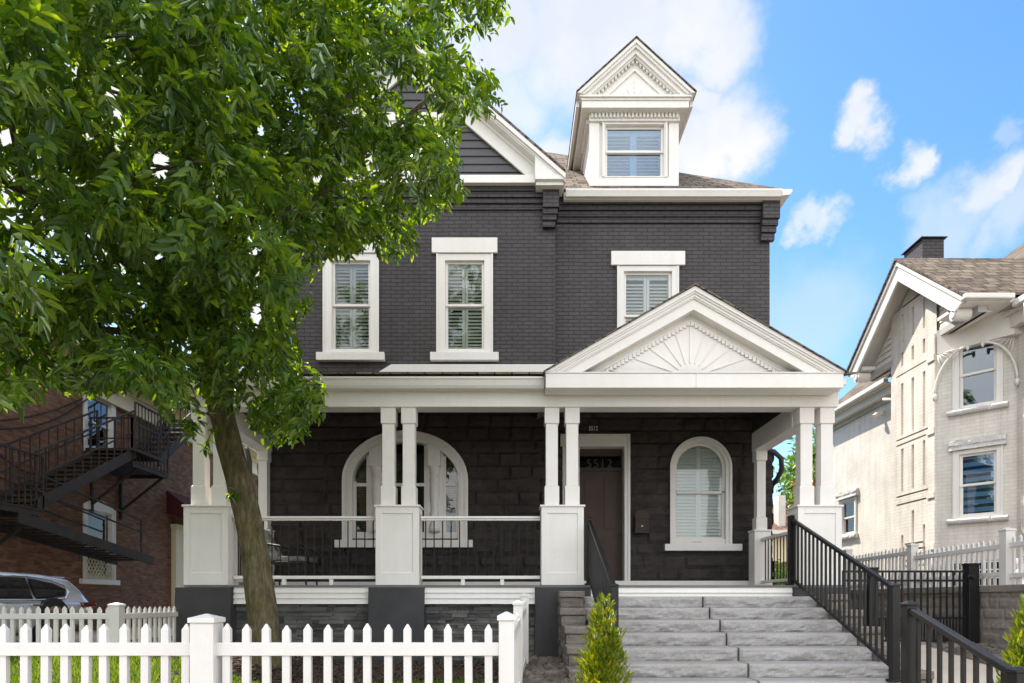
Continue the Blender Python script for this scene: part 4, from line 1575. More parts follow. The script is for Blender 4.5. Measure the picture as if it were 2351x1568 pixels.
def rough_block(m, x0, x1, y0, y1, z0, z1, seed, amp=.035, step=.04):
    """block with a hand-split front and slightly rounded, uneven top arris"""
    nx, nz = max(3, int((x1 - x0) / step)), 6
    k = len(m.v)
    rows = []
    prof = [(z0 + (z1 - z0) * j / nz, 1) for j in range(nz)] + [(z1 - .012, .6)]
    for j, (z, w) in enumerate(prof):
        for i in range(nx + 1):
            u = i / nx
            x = x0 + (x1 - x0) * u
            e = min(1, min(u, 1 - u) * (x1 - x0) / .03)
            n = .5 + noise.noise(Vector((x * 5, z * 13 + seed * 3.1, seed))) * .7 + noise.noise(Vector((x * 17, z * 25, seed + 4))) * .35
            f = (z - z0) / (z1 - z0)
            q = (.55 + (n - .55) * min(1, .25 + 1.3 * (1 - f))) * (1 - .55 * max(0, f - .75) / .25 if w == 1 else .45)
            q -= .25 * max(0, .2 - f) / .2
            m.v.append((x, y0 - amp * q * (.3 + .7 * e) + (1 - e) * .01, z + noise.noise(Vector((x * 3, seed, j))) * .004))
    for i in range(nx + 1):                       # chamfer, then the tread
        x = x0 + (x1 - x0) * i / nx
        m.v.append((x, y0 + .012, z1))
    for i in range(nx + 1):
        x = x0 + (x1 - x0) * i / nx
        m.v.append((x, y1, z1))
    nr = len(prof) + 2
    for j in range(nr - 1):
        for i in range(nx):
            a = k + j * (nx + 1) + i
            m.f.append((a, a + 1, a + nx + 2, a + nx + 1))
    # ends
    for i in (0, nx):
        ring = [k + j * (nx + 1) + i for j in range(nr)]
        m.v.append((m.v[ring[-1]][0], y1, z0))
        m.f.append(tuple(ring + [len(m.v) - 1]))
    return m


def build_steps():
    t = thing('stone_steps', 'wide flight of grey rough-faced stone steps leading up to the porch', 'steps', (2.8, 8.5, .05))
    for k in range(8):
        y0, z1 = step_y(k), step_z(k)
        j = 2.86 + random.uniform(-.03, .03)
        for a, b, s in ((1.06, j - .014, 1), (j + .014, 4.56, 2)):
            m = MB()
            rough_block(m, a, b, y0, y0 + .46, z1 - .162, z1, k * 3 + s, .042, .028)
            m.build('step_block', 'step_stone', t, recalc=True)


build_steps()


def block_tier_wall(name, label, x0, x1, tiers, zb, wide=.16):
    t = thing(name, label, 'retaining wall', ((x0 + x1) / 2, tiers[-1][0], zb))
    rnd = random.Random(len(label))
    for i, (y0, z1) in enumerate(tiers):
        y1 = tiers[0][0] + .5
        m = MB()
        h = tiers[i][1] - (tiers[i + 1][1] if i + 1 < len(tiers) else zb)
        jx = rnd.uniform(-.015, .015)
        # cap stone, then body courses under it
        rough_block(m, x0 - .02 + jx, x1 + .02 + jx, y0, y0 + .55, z1 - .09, z1, i + 31, .02)
        m.build('cap_stone', 'block_stone', t)
        b = MB()
        rough_block(b, x0 + jx, x1 + jx, y0 + .03, y0 + .52, z1 - h - .0, z1 - .092, i + 51, .03)
        b.build('block', 'block_stone', t)
    # outer face, so the flank is blockwork too
    return t


def tier_side(t, xf, sgn, tiers, zb):
    m = MB()
    yb = 9.95
    n = len(tiers)
    for i in range(n):
        y0 = tiers[i][0] + .04
        ye = tiers[i - 1][0] + .04 if i else yb
        z1 = tiers[i][1] - .01
        m2 = MB()
        rock_sheet(0, ye - y0, zb, z1, 0, .38, .155, .035, i + 11, .03, None, m2)
        M = FR(xf, ye, 0, -90) if sgn < 0 else FR(xf, y0, 0, 90)
        k = len(m.v)
        m.v += [tuple(M @ Vector(p)) for p in m2.v]
        m.f += [tuple(a + k for a in q) for q in m2.f]
        m.box(min(xf, xf - sgn * .3), max(xf, xf - sgn * .3), y0 + .06, ye + (.06 if i else 0), zb, z1 - .005)
    m.build('side_face', 'block_stone', t)


LT = [(9.50, 1.447), (9.02, 1.20), (8.56, .965), (8.10, .73), (7.66, .49), (7.24, .27)]
tw = block_tier_wall('block_wall', 'low stepped wall of tan concrete blocks along the left side of the stone steps', .70, 1.03, LT, .1)
tier_side(tw, .71, -1, LT, .1)
RT = [(9.42, 1.40), (9.0, 1.18), (8.55, .96), (8.08, .72), (7.52, .49), (6.9, .28)]
tw = block_tier_wall('block_wall', 'stepped wall of tan concrete blocks along the right side of the stone steps under the handrail', 4.58, 4.86, RT, .05)
tier_side(tw, 4.85, 1, RT, .05)


def handrail(label, X, top, bot, pw=.085, mid=None, pitch=.123):
    """black sloping rail; top / bot = (y, z of post foot, z of post top)"""
    t = thing('handrail', label, 'railing', (X, bot[0], bot[1]))
    for (y, zf, zt) in (top, bot):
        m = MB().box(X - pw / 2, X + pw / 2, y - pw / 2, y + pw / 2, zf, zt - .02)
        m.box(X - pw / 2 - .008, X + pw / 2 + .008, y - pw / 2 - .008, y + pw / 2 + .008, zt - .02, zt - .005)
        m.frus((X - pw / 2 - .008, X + pw / 2 + .008, y - pw / 2 - .008, y + pw / 2 + .008), (X - .015, X + .015, y - .015, y + .015), zt - .005, zt + .015)
        p = m.build('post', 'black_metal', t, bevel=.004)
        MB().box(X - pw * .8, X + pw * .8, y - pw * .8, y + pw * .8, zf, zf + .03).build('post_base', 'black_metal', p, bevel=.008)
    y0, y1 = top[0] - pw / 2, bot[0] + pw / 2
    sl = (top[2] - bot[2]) / (top[0] - bot[0])
    za, zb = top[2] - .06 - .0, top[2] - .06 - sl * (y0 - y1)
    MB().bar((X, y0, za), (X, y1, zb), .06, .045).build('top_rail', 'black_metal', t, bevel=.008)
    drop = (top[2] - top[1]) - .16
    MB().bar((X, y0, za - drop), (X, y1, zb - drop), .04, .04).build('bottom_rail', 'black_metal', t, bevel=.004)
    n = int((y0 - y1) / pitch)
    for i in range(n):
        y = y0 - (y0 - y1) * (i + .6) / (n + .2)
        z = za - sl * (y0 - y)
        MB().box(X - .0125, X + .0125, y - .0125, y + .0125, z - drop + .01, z - .02).build('baluster', 'black_metal', t)


ZT = PZ(1185, 10.2)
handrail('black metal handrail on the right side of the wide stone steps', 4.36, (10.2, FLOOR, ZT), (7.45, step_z(6), PZ(1342, 7.45)))
handrail('black metal handrail left of the wide stone steps, behind the small conifer', 1.2, (10.15, FLOOR, ZT - .03), (7.65, step_z(6), PZ(1342, 7.6)))
handrail('lower black metal handrail at the bottom right corner, below the steps', 3.1, (5.1, .05, PZ(1384, 5.1)), (4.0, -.34, PZ(1536, 4.0)), .085, pitch=.118)

ls = thing('stone_steps', 'short lower flight of stone steps from the landing down to the pavement', 'steps', (2.5, 4.6, -.3))
for k in range(3):
    m = MB()
    rough_block(m, 1.2, 3.3, 4.95 - .45 * k, 5.4 - .45 * k, -.36, .05 - .12 * k, 70 + k)
    m.build('step_block', 'step_stone', ls)

# ------------------------------------------------------------------ fences
def picket_run(t, p0, p1, n, zt, zr, hr, pw, mat, zb_fn, thick=.022, dog=True, zr2=None, slope=0.0, ends=(True, True)):
    """pickets and rails between two plan points; slope tilts the run"""
    p0, p1 = Vector((p0[0], p0[1], 0)), Vector((p1[0], p1[1], 0))
    d = p1 - p0
    L = d.length
    ang = math.degrees(math.atan2(d.y, d.x))
    M = FR(p0.x, p0.y, 0, ang)
    sk = lambda x: slope * x
    for zc in ([zr] + ([zr2] if zr2 is not None else [])):
        MB().hexa([(0, -.028, zc - hr / 2), (L, -.028, zc - hr / 2 + sk(L)), (L, .028, zc - hr / 2 + sk(L)), (0, .028, zc - hr / 2),
                   (0, -.028, zc + hr / 2), (L, -.028, zc + hr / 2 + sk(L)), (L, .028, zc + hr / 2 + sk(L)), (0, .028, zc + hr / 2)]).build('rail', mat, t, M, bevel=.004)
    for i in range(n):
        x = L * (i + .5) / n
        h = pw / 2
        q = M @ Vector((x, 0, 0))
        z0 = zb_fn(q.x, q.y) + .05
        z1 = zt + sk(x) + random.gauss(0, .004)
        x += random.gauss(0, .003)
        ln = random.gauss(0, .004)
        m = MB()
        a, b = -.045, -.045 + thick
        a, b = -thick / 2, thick / 2
        if zr2 is None or True:
            m.frus((x - h, x + h, a, b), (x - h + ln, x + h + ln, a, b), z0, z1 - .035)
            x += ln
            m.hexa([(x - h, a, z1 - .035), (x + h, a, z1 - .035), (x + h, b, z1 - .035), (x - h, b, z1 - .035),
                    (x - .004, -.003, z1), (x + .004, -.003, z1), (x + .004, .003, z1), (x - .004, .003, z1)])
        m.build('picket', mat, t, M)


def fence_post(t, x, y, w, z0, z1, mat):
    h = w / 2
    m = MB().box(x - h, x + h, y - h, y + h, z0, z1 - .055)
    m.box(x - h - .010, x + h + .010, y - h - .010, y + h + .010, z1 - .054, z1 - .025)
    m.frus((x - h - .010, x + h + .010, y - h - .010, y + h + .010), (x - .006, x + .006, y - .006, y + .006), z1 - .025, z1)
    m.build('post', mat, t, bevel=.003)


def build_fences():
    Y = 4.0
    t = thing('picket_fence', 'bright white picket fence across the front yard, nearest the camera', 'fence', (PX(475, Y), Y, .1))
    zt, zr = PZ(1433, Y), PZ(1490, Y)
    hr = 30 * Y / FPX
    fence_post(t, PX(475, Y), Y, .142, -.1, PZ(1409, Y), 'fence_white')
    fence_post(t, PX(1163, Y), Y, .094, -.1, PZ(1404, Y), 'fence_white')
    picket_run(t, (PX(498, Y), Y), (PX(1146, Y), Y), 14, zt, zr, hr, .046, 'fence_white', ground_z, .034, zr2=.27)
    x0 = PX(450, Y)
    picket_run(t, (x0 - .123 * 18, Y), (x0, Y), 18, zt, zr, hr, .046, 'fence_white', ground_z, .034, zr2=.27)
    # return towards the house
    p0, p1, p2 = (PX(1163, Y), Y), (PX(1189, 7.2), 7.2), (PX(1204, 9.0), 9.0)
    z1, z2 = PZ(1378, 7.2), PZ(1361, 9.0)
    fence_post(t, p1[0], p1[1], .10, .1, z1, 'fence_white')
    fence_post(t, p2[0], p2[1], .11, .1, z2, 'fence_white')
    picket_run(t, (p0[0], Y + .05), (p1[0], p1[1] - .05), 25, PZ(1404, Y) - .09, PZ(1404, Y) - .2, .08, .04, 'fence_white', ground_z, .03, zr2=.35, slope=.012)
    picket_run(t, (p1[0], p1[1] + .05), (p2[0], p2[1] - .055), 14, z1 - .06, z1 - .2, .08, .04, 'fence_white', ground_z, .03, zr2=.42, slope=.04)
    # side fence of the drive
    t = thing('picket_fence', 'weathered pale picket fence beside the parked car, behind the front fence', 'fence', (PX(268, 8.4), 8.4, .3))
    Y = 8.4
    zt, zr = PZ(1393, Y), PZ(1415, Y)
    fence_post(t, PX(268, Y), Y, .13, .2, PZ(1383, Y), 'fence_grey')
    xl = PX(8, Y)
    picket_run(t, (xl - .05, Y), (PX(257, Y), Y), 13, zt, zr, .07, .045, 'fence_grey', ground_z, .03, zr2=.42)
    fence_post(t, xl - .1, Y, .13, .2, PZ(1383, Y), 'fence_grey')
    picket_run(t, (PX(268, Y) + .0, Y + .07), (-5.07, 9.87), 11, PZ(1393, Y), zr, .07, .045, 'fence_grey', ground_z, .03, zr2=.42)
    # white vinyl fence on the boundary of the white house, climbing slightly
    t = thing('picket_fence', 'white vinyl picket fence on top of the block retaining wall by the white house', 'fence', (7.4, 9.83, 1.5))
    X = 7.45
    ys = [14.5, 12.15, 9.83, 7.5]
    tops = [PZ(1258, 14.3), PZ(1246, 12.05), PZ(1211, 9.83), PZ(1211, 9.83) + .1]
    for y, z in zip(ys, tops):
        fence_post(t, X, y, .14, 1.45, z, 'fence_white')
    for i in range(3):
        ya, yb = ys[i] - .07, ys[i + 1] + .07
        zr_a = (PZ(1288, 14.2), PZ(1280, 12.0), PZ(1252, 9.83) + .0)[i]
        zr_b = (PZ(1268, 12.15), PZ(1254, 9.9), PZ(1252, 9.83) + .02)[i]
        picket_run(t, (X, ya), (X, yb), 18, zr_a + .13, zr_a, .07, .042, 'fence_white', lambda x, y: 1.44, .03, zr2=1.68 if i else 1.62, slope=(zr_b - zr_a) / (ya - yb))


build_fences()


def build_side_gate():
    Y = 10.2
    t = thing('metal_gate', 'black metal bar gate between the porch and the block retaining wall', 'gate', (6.3, Y, .6))
    for px, zt, w in ((2003, PZ(1307, Y), .12), (2229, PZ(1298, Y), .16)):
        x = PX(px, Y)
        MB().box(x - w / 2, x + w / 2, Y - w / 2, Y + w / 2, path_z(Y) - .02, zt).box(x - w / 2 - .01, x + w / 2 + .01, Y - w / 2 - .01, Y + w / 2 + .01, zt, zt + .03).build('post', 'black_metal', t, bevel=.006)
    x0, x1 = PX(2012, Y), PX(2218, Y)
    fr = MB()
    zs = [PZ(1312, Y), PZ(1333, Y), PZ(1419, Y), PZ(1471, Y)]
    for z in zs:
        fr.box(x0, x1, Y - .017, Y + .017, z - .016, z + .016)
    fr.build('gate_rail', 'black_metal', t)
    n = 14
    for i in range(n + 1):
        x = x0 + (x1 - x0) * i / n
        MB().box(x - .011, x + .011, Y - .011, Y + .011, zs[3], zs[0]).build('bar', 'black_metal', t)
        if i < n:
            xm = x + (x1 - x0) / n / 2
            MB().box(xm - .009, xm + .009, Y - .009, Y + .009, zs[3], zs[2]).build('bar', 'black_metal', t)
    MB().tube([(x1 - .02, Y - .09, PZ(1322, Y)), (x1 + .05, Y - .10, PZ(1327, Y))], .03, 10).build('latch', 'black_metal', t)
    # fence continuing left from the gate to the porch
    xl = 5.1
    f = MB()
    for z in zs[:2] + zs[3:]:
        f.box(xl, x0 - .12, Y - .017, Y + .017, z - .016, z + .016)
    f.build('gate_rail', 'black_metal', t)
    for i in range(8):
        x = xl + .05 + i * .1
        if x < x0 - .15:
            MB().box(x - .011, x + .011, Y - .011, Y + .011, zs[3], zs[0]).build('bar', 'black_metal', t)


build_side_gate()


def build_retaining_wall():
    t = thing('retaining_wall', 'long retaining wall of split-face tan concrete blocks below the white picket fence', 'retaining wall', (7.3, 10, .4))
    m = MB()
    rock_sheet(-16, -6.2, -.2, 1.43, 0, .42, .168, .04, 21, .028, None, m)
    # local x runs along +Y when rotated by -90 about z with x -> -Y
    m.build('block_face', 'block_stone', t, FR(7.30, 0, 0, -90))
    c = MB()
    y = 6.2
    rnd = random.Random(3)
    while y < 16:
        w = rnd.uniform(.36, .46)
        c.box(7.25 + rnd.uniform(-.008, .008), 7.62, y + .003, y + w - .003, 1.432, 1.54)
        y += w
    c.build('cap_stone', 'block_stone', t, bevel=.012)
    MB().box(7.34, 7.62, 6.2, 16, -.2, 1.43).build('core', 'block_stone', t)


build_retaining_wall()

# ------------------------------------------------------------------ white house on the right
def build_white_house():
    t = thing('white_house', 'cream-white painted brick house with a slotted gabled bay and scrolled brackets, at the right', 'house', (9.5, 14, 1.4))
    XW, XB = 9.5, 8.6
    ya, yb = 13.23, 14.82              # centre face of the bay
    ZE = 6.75
    gb = 1.40
    # main wall with the small far window
    sw = dict(y=PX(1, 1) * 0 + XW * FPX / (1948 - CX))
    Mw = FR(XW, 0, 0, -90)             # local x = -Y, local y = +X
    mb = MB()
    yw = sw['y']
    zw0, zw1 = PZ(1228, yw), PZ(1145, yw)
    wall_holes(-19.4, -5, gb, ZE, [(-yw - .42, -yw + .42, zw0 + .02, zw1 - .02)], 0, .2, mb)
    mb.build('brick_wall', 'cream_brick', t, Mw)
    sash_window(t, Mw @ Matrix.Translation((-yw, 0, zw0)), .9, zw1 - zw0, cas=.09, lintel=(.1, .22, .06), sill=(.08, .13, .08), shutter=None, rock=True)
    # bay centre face with its pattern of slots
    Mb = FR(XB, yb, 0, -90)
    w = yb - ya
    m = MB()
    hs = []
    us = (.42, .80, 1.18)
    for u in us:
        hs.append((u - .045, u + .045, 4.95, 6.10))
        hs.append((u - .045, u + .045, 3.72, 4.66))
        hs.append((u - .04, u + .04, 6.48, 6.78))
    hs += [(us[1] - .045, us[1] + .045, 1.9, 3.25), (us[0] - .04, us[0] + .04, 2.0, 2.75), (us[2] - .04, us[2] + .04, 2.2, 2.9)]
    for z in (6.28, 4.86, 4.74, 3.60, 3.42):
        hs.append((.2, w - .001, z, z + .035))
    for i, z in enumerate((2.52, 2.40, 2.28, 2.16, 2.04)):
        hs.append((.5, 1.28 - .05 * abs(2 - i), z, z + .04))
    # gable part of the slotted panel
    for u in us:
        hs.append((u - .04, u + .04, 7.0, 7.62))
    wall_holes(0, w, gb, 7.75, hs, 0, .09, m)
    m.add([(0, .09, gb), (w, .09, gb), (w, .09, 7.75), (0, .09, 7.75)], [(0, 1, 2, 3)])
    m.build('slotted_panel', 'cream_brick', t, Mb)
    # pilaster strip at the near corner
    p = MB()
    p.box(w - .20, w + .01, -.05, -.002, gb, 6.72)
    for z in (6.28, 4.80, 3.5, 2.45):
        p.box(w - .22, w + .02, -.075, -.051, z - .1, z + .02)
    p.build('pilaster', 'cream_brick', t, Mb)
    # diagonal near face with two windows
    q = (9.5, 12.30)
    dx, dy = q[0] - XB, q[1] - ya
    L = math.hypot(dx, dy)
    ang = math.degrees(math.atan2(dy, dx))
    Md = FR(XB, ya, 0, ang)
    lu = L * .53
    Yd = ya - .5
    hw = .40
    z = [(PZ(1188, 12.75), PZ(1030, 12.75)), (PZ(935, 12.75), PZ(770, 12.75))]
    m = MB()
    wall_holes(0, L, gb, ZE, [(lu - hw + .03, lu + hw - .03, a + .02, b - .02) for a, b in z], 0, .2, m)
    m.build('brick_wall', 'cream_brick', t, Md)
    for i, (a, b) in enumerate(z):
        sash_window(t, Md @ Matrix.Translation((lu, 0, a)), 2 * hw, b - a, cas=.10, lintel=(.06, .20, .07) if i == 0 else None, sill=(.09, .10, .09), rock=True,
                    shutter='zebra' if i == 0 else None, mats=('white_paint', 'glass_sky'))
    # far diagonal (turned away) closes the bay
    m = MB()
    m.add([(XB, yb, gb), (XW, 15.75, gb), (XW, 15.75, ZE), (XB, yb, ZE)], [(0, 1, 2, 3)])
    m.build('brick_wall', 'cream_brick', t)
    # frieze bands under the eaves
    for a_, b_ in ((-19.4, -16.3), (-12.3, -5)):
        MB().box(a_, b_, -.05, -.001, ZE - .42, ZE - .30).build('frieze', 'frieze_grey', t, Mw)
    # gable over the bay
    XO = 8.2
    gy, gz = 13.95, PZ(600, 13.95)
    he = 2.02
    ez = 6.88
    s = (gz - ez) / he
    # sided gable wall, lapped
    gl_, gr_ = MB(), MB()
    z = ez - .1
    while z < gz - .35:
        z2 = z + .13
        h0 = max(.02, (gz - .2 - z) / s - .1)
        h1 = max(.01, (gz - .2 - z2) / s - .1)
        h0, h1 = min(h0, 1.75), min(h1, 1.75)
        for (a0, a1, c0, c1) in ((-h0, -.75, -h1, -.75), (.75, h0, .75, h1)):
            if z > 7.7:
                a0, a1, c0, c1 = (-h0, 0, -h1, 0) if a0 < 0 and a0 == -h0 else (0, h0, 0, h1)
            if a1 - a0 > .02 and c1 - c0 > -.2:
                (gl_ if a0 < 0 and a1 <= 0 else gr_).hexa([(a0, -.03, z), (a1, -.03, z), (a1, .1, z), (a0, .1, z), (min(c0, c1), -.005, z2), (max(c1, c0), -.005, z2), (max(c1, c0), .1, z2), (min(c0, c1), .1, z2)])
        z = z2
    Mg = FR(XB + .06, gy, 0, -90)
    gl_.build('gable_siding', 'cream_wood', t, Mg)
    gr_.build('gable_siding', 'cream_wood', t, Mg)
    MB().prism([(-1.9, ez - .25), (1.9, ez - .25), (0, gz - .05)], .035, .2).build('gable_wall', 'cream_wood', t, Mg)
    for a_, b_ in ((-1.9, -.82), (.82, 1.9)):
        MB().box(a_, b_, -.06, .1, ez - .25, ez - .12).build('frieze', 'frieze_grey', t, Mg)
    # barge boards
    b = MB()
    for sg in (-1, 1):
        for d0, d1, y0, y1 in ((0, .10, 0, .06), (.10, .42, .03, .08)):
            b.prism([(sg * (he - d0 / s * .0), ez - d0), (0, gz - d0), (0, gz - d1), (sg * (he - .25 * (d1 > .2)), ez - d1 + (.25 * s if d1 > .2 else 0))], y0, y1)
    Mo = FR(XO, gy, 0, -90)
    b.build('barge_board', 'white_paint', t, Mo, bevel=.006)
    sof = MB()
    for sg in (-1, 1):
        sof.hexa([(sg * he, .081, ez - .10), (0, .081, gz - .10), (0, 1.1, gz - .10), (sg * he, 1.1, ez - .10),
                  (sg * he, .081, ez - .06), (0, .081, gz - .06), (0, 1.1, gz - .06), (sg * he, 1.1, ez - .06)])
    sof.build('gable_soffit', 'cream_wood', t, Mo)
    # roofs
    r = MB()
    for sg in (-1, 1):
        r.hexa([(sg * (he + .03), -.03, ez), (0, -.03, gz + .02), (0, 7, gz + .02), (sg * (he + .03), 7, ez),
                (sg * (he + .03), -.03, ez + .05), (0, -.03, gz + .07), (0, 7, gz + .07), (sg * (he + .03), 7, ez + .05)])
    r.build('roof', 'shingle', t, Mo)
    mr = MB()
    xe, ze = 9.2, 6.75
    mr.hexa([(xe, 4, ze), (xe, 19.7, ze), (15, 19.7, ze + 5.0), (15, 4, ze + 5.0), (xe, 4, ze + .05), (xe, 19.7, ze + .05), (15, 19.7, ze + 5.05), (15, 4, ze + 5.05)])
    mr.build('roof', 'shingle', t)
    # gutters and eaves
    MB().box(xe - .10, xe + .02, 4, 11.9, ze - .10, ze + .02).build('gutter', 'white_paint', t, bevel=.02)
    MB().box(xe - .10, xe + .02, 16.0, 19.7, ze - .10, ze + .02).build('gutter', 'white_paint', t, bevel=.02)
    MB().box(XO, xe - .101, 11.80, 11.93, ez - .10, ez + .0).build('gutter', 'white_paint', t, bevel=.02)
    sf = MB()
    sf.box(xe + .02, XW, 4, 12.3, ze - .12, ze - .08).box(xe + .02, XW, 15.7, 19.7, ze - .12, ze - .08)
    sf.box(XW - .20, XW - .002, 4, 12.2, ze - .35, ze - .121)
    sf.box(XW - .20, XW - .002, 15.8, 19.7, ze - .30, ze - .121)
    sf.box(XO + .1, XW, 11.931, 12.75, ez - .12, ez - .06)
    sf.build('eave', 'white_paint', t)
    # box over the diagonal and the curved brackets
    ec = MB()
    ec.prism([(XB - .02, ya - .04), (XB + .75, 12.16), (XW, 12.16), (XW, ya - .04)], 6.28, ez - .121, 'z')
    ec.build('eave_box', 'cream_wood', t)
    br = MB()
    for u0, u1 in ((-.02, lu - hw + .28), (L + .02, lu + hw - .28)):
        pts = []
        for i in range(11):
            a = math.pi / 2 * i / 10
            pts.append((u0 + (u1 - u0) * (1 - math.cos(a)), -.06 - .16 * (1 - math.cos(a)), 5.45 + .80 * math.sin(a)))
        br.tube(pts, .024, 8)
        for k in range(6):
            c = pts[4 + k]
            br.tube([(c[0] * .5 + u0 * .5, c[1], 6.24), (c[0], c[1], c[2])], .011, 6)
        br.lathe(u1, -.22, [(.012, 6.16), (.03, 6.20), (.028, 6.28)], 10)
        br.lathe(u0, -.06, [(.015, 5.33), (.045, 5.40), (.04, 5.47)], 10)
    br.build('bracket', 'white_paint', t, Md, smooth=True)
    fb = MB()
    pts = [(-15.85 + .0, -.05, 5.75), (-15.86, -.08, 6.05), (-15.95, -.14, 6.22), (-16.2, -.3, 6.30)]
    fb.tube(pts, .04, 8)
    fb.build('bracket', 'white_paint', t, Mw, smooth=True)
    # scroll blocks at the feet of the barge boards
    for sg in (-1, 1):
        sc = MB()
        c = (sg * (he - .30), .22, ez - .22)
        sc.tube([(c[0], c[1] - .16, c[2]), (c[0], c[1] + .12, c[2])], .115, 16)
        sc.tube([(c[0], c[1] - .19, c[2]), (c[0], c[1] - .15, c[2])], .07, 12)
        sc.box(c[0] - .19, c[0] + .19, c[1] - .12, c[1] + .2, c[2] + .12, c[2] + .2)
        sc.build('scroll', 'white_paint', t, Mo)
    # downspout
    MB().tube([(xe - .02, 11.65, ze - .08), (xe - .02, 11.65, ze - .45), (xe + .25, 11.75, ze - .72), (XW - .07, 11.95, ze - .95), (XW - .07, 11.95, 1.5)], .055, 10).build('downspout', 'white_paint', t, smooth=True)
    # chimney behind the ridge
    cm = MB().box(8.95, 9.42, 14.25, 14.9, 7.6, PZ(556, 14.4)).box(8.90, 9.47, 14.2, 14.95, PZ(556, 14.4), PZ(548, 14.3))
    ch = cm.build('chimney', 'charcoal_brick', t)
    MB().prism([(14.9, 7.8), (15.6, 7.8), (14.9, PZ(553, 14.5))], 8.97, 9.40, 'x').build('chimney_shoulder', 'charcoal_brick', t)
    # plinth of rough stone, basement window, light, vents
    pl = MB()
    rock_sheet(-16, -5, gb - .1, 2.1, -.05, .6, .24, .05, 8, .06, None, pl)
    pl.build('plinth', 'rock_white', t, Mw)
    pd = MB()
    rock_sheet(-.05, L, gb - .1, 2.1, -.04, .6, .24, .05, 9, .06, None, pd)
    pd.build('plinth', 'rock_white', t, Md)
    bw = MB().box(lu - .45, lu + .45, -.13, -.10, 1.58, 2.08)
    w_ = bw.build('basement_window', 'interior_dark', t, Md)
    gl = MB()
    for i in range(4):
        gl.box(lu - .45 + i * .29, lu - .42 + i * .29, -.15, -.131, 1.58, 2.08)
        gl.box(lu - .45, lu + .45, -.146, -.132, 1.58 + i * .155, 1.605 + i * .155)
    gl.build('grille', 'white_paint', w_, Md)
    MB().tube([(-16.75, -.01, PZ(950, 16.8)), (-16.75, -.16, PZ(952, 16.8)), (-16.75, -.2, PZ(958, 16.8))], [.06, .05, .09], 10).build('spotlight', 'white_paint', t, Mw)
    for yv, zz in ((17.5, 2.15), (18.4, 2.1)):
        MB().box(-yv - .08, -yv + .08, -.06, -.001, zz, zz + .16).build('vent', 'white_paint', t, Mw, bevel=.01)


build_white_house()

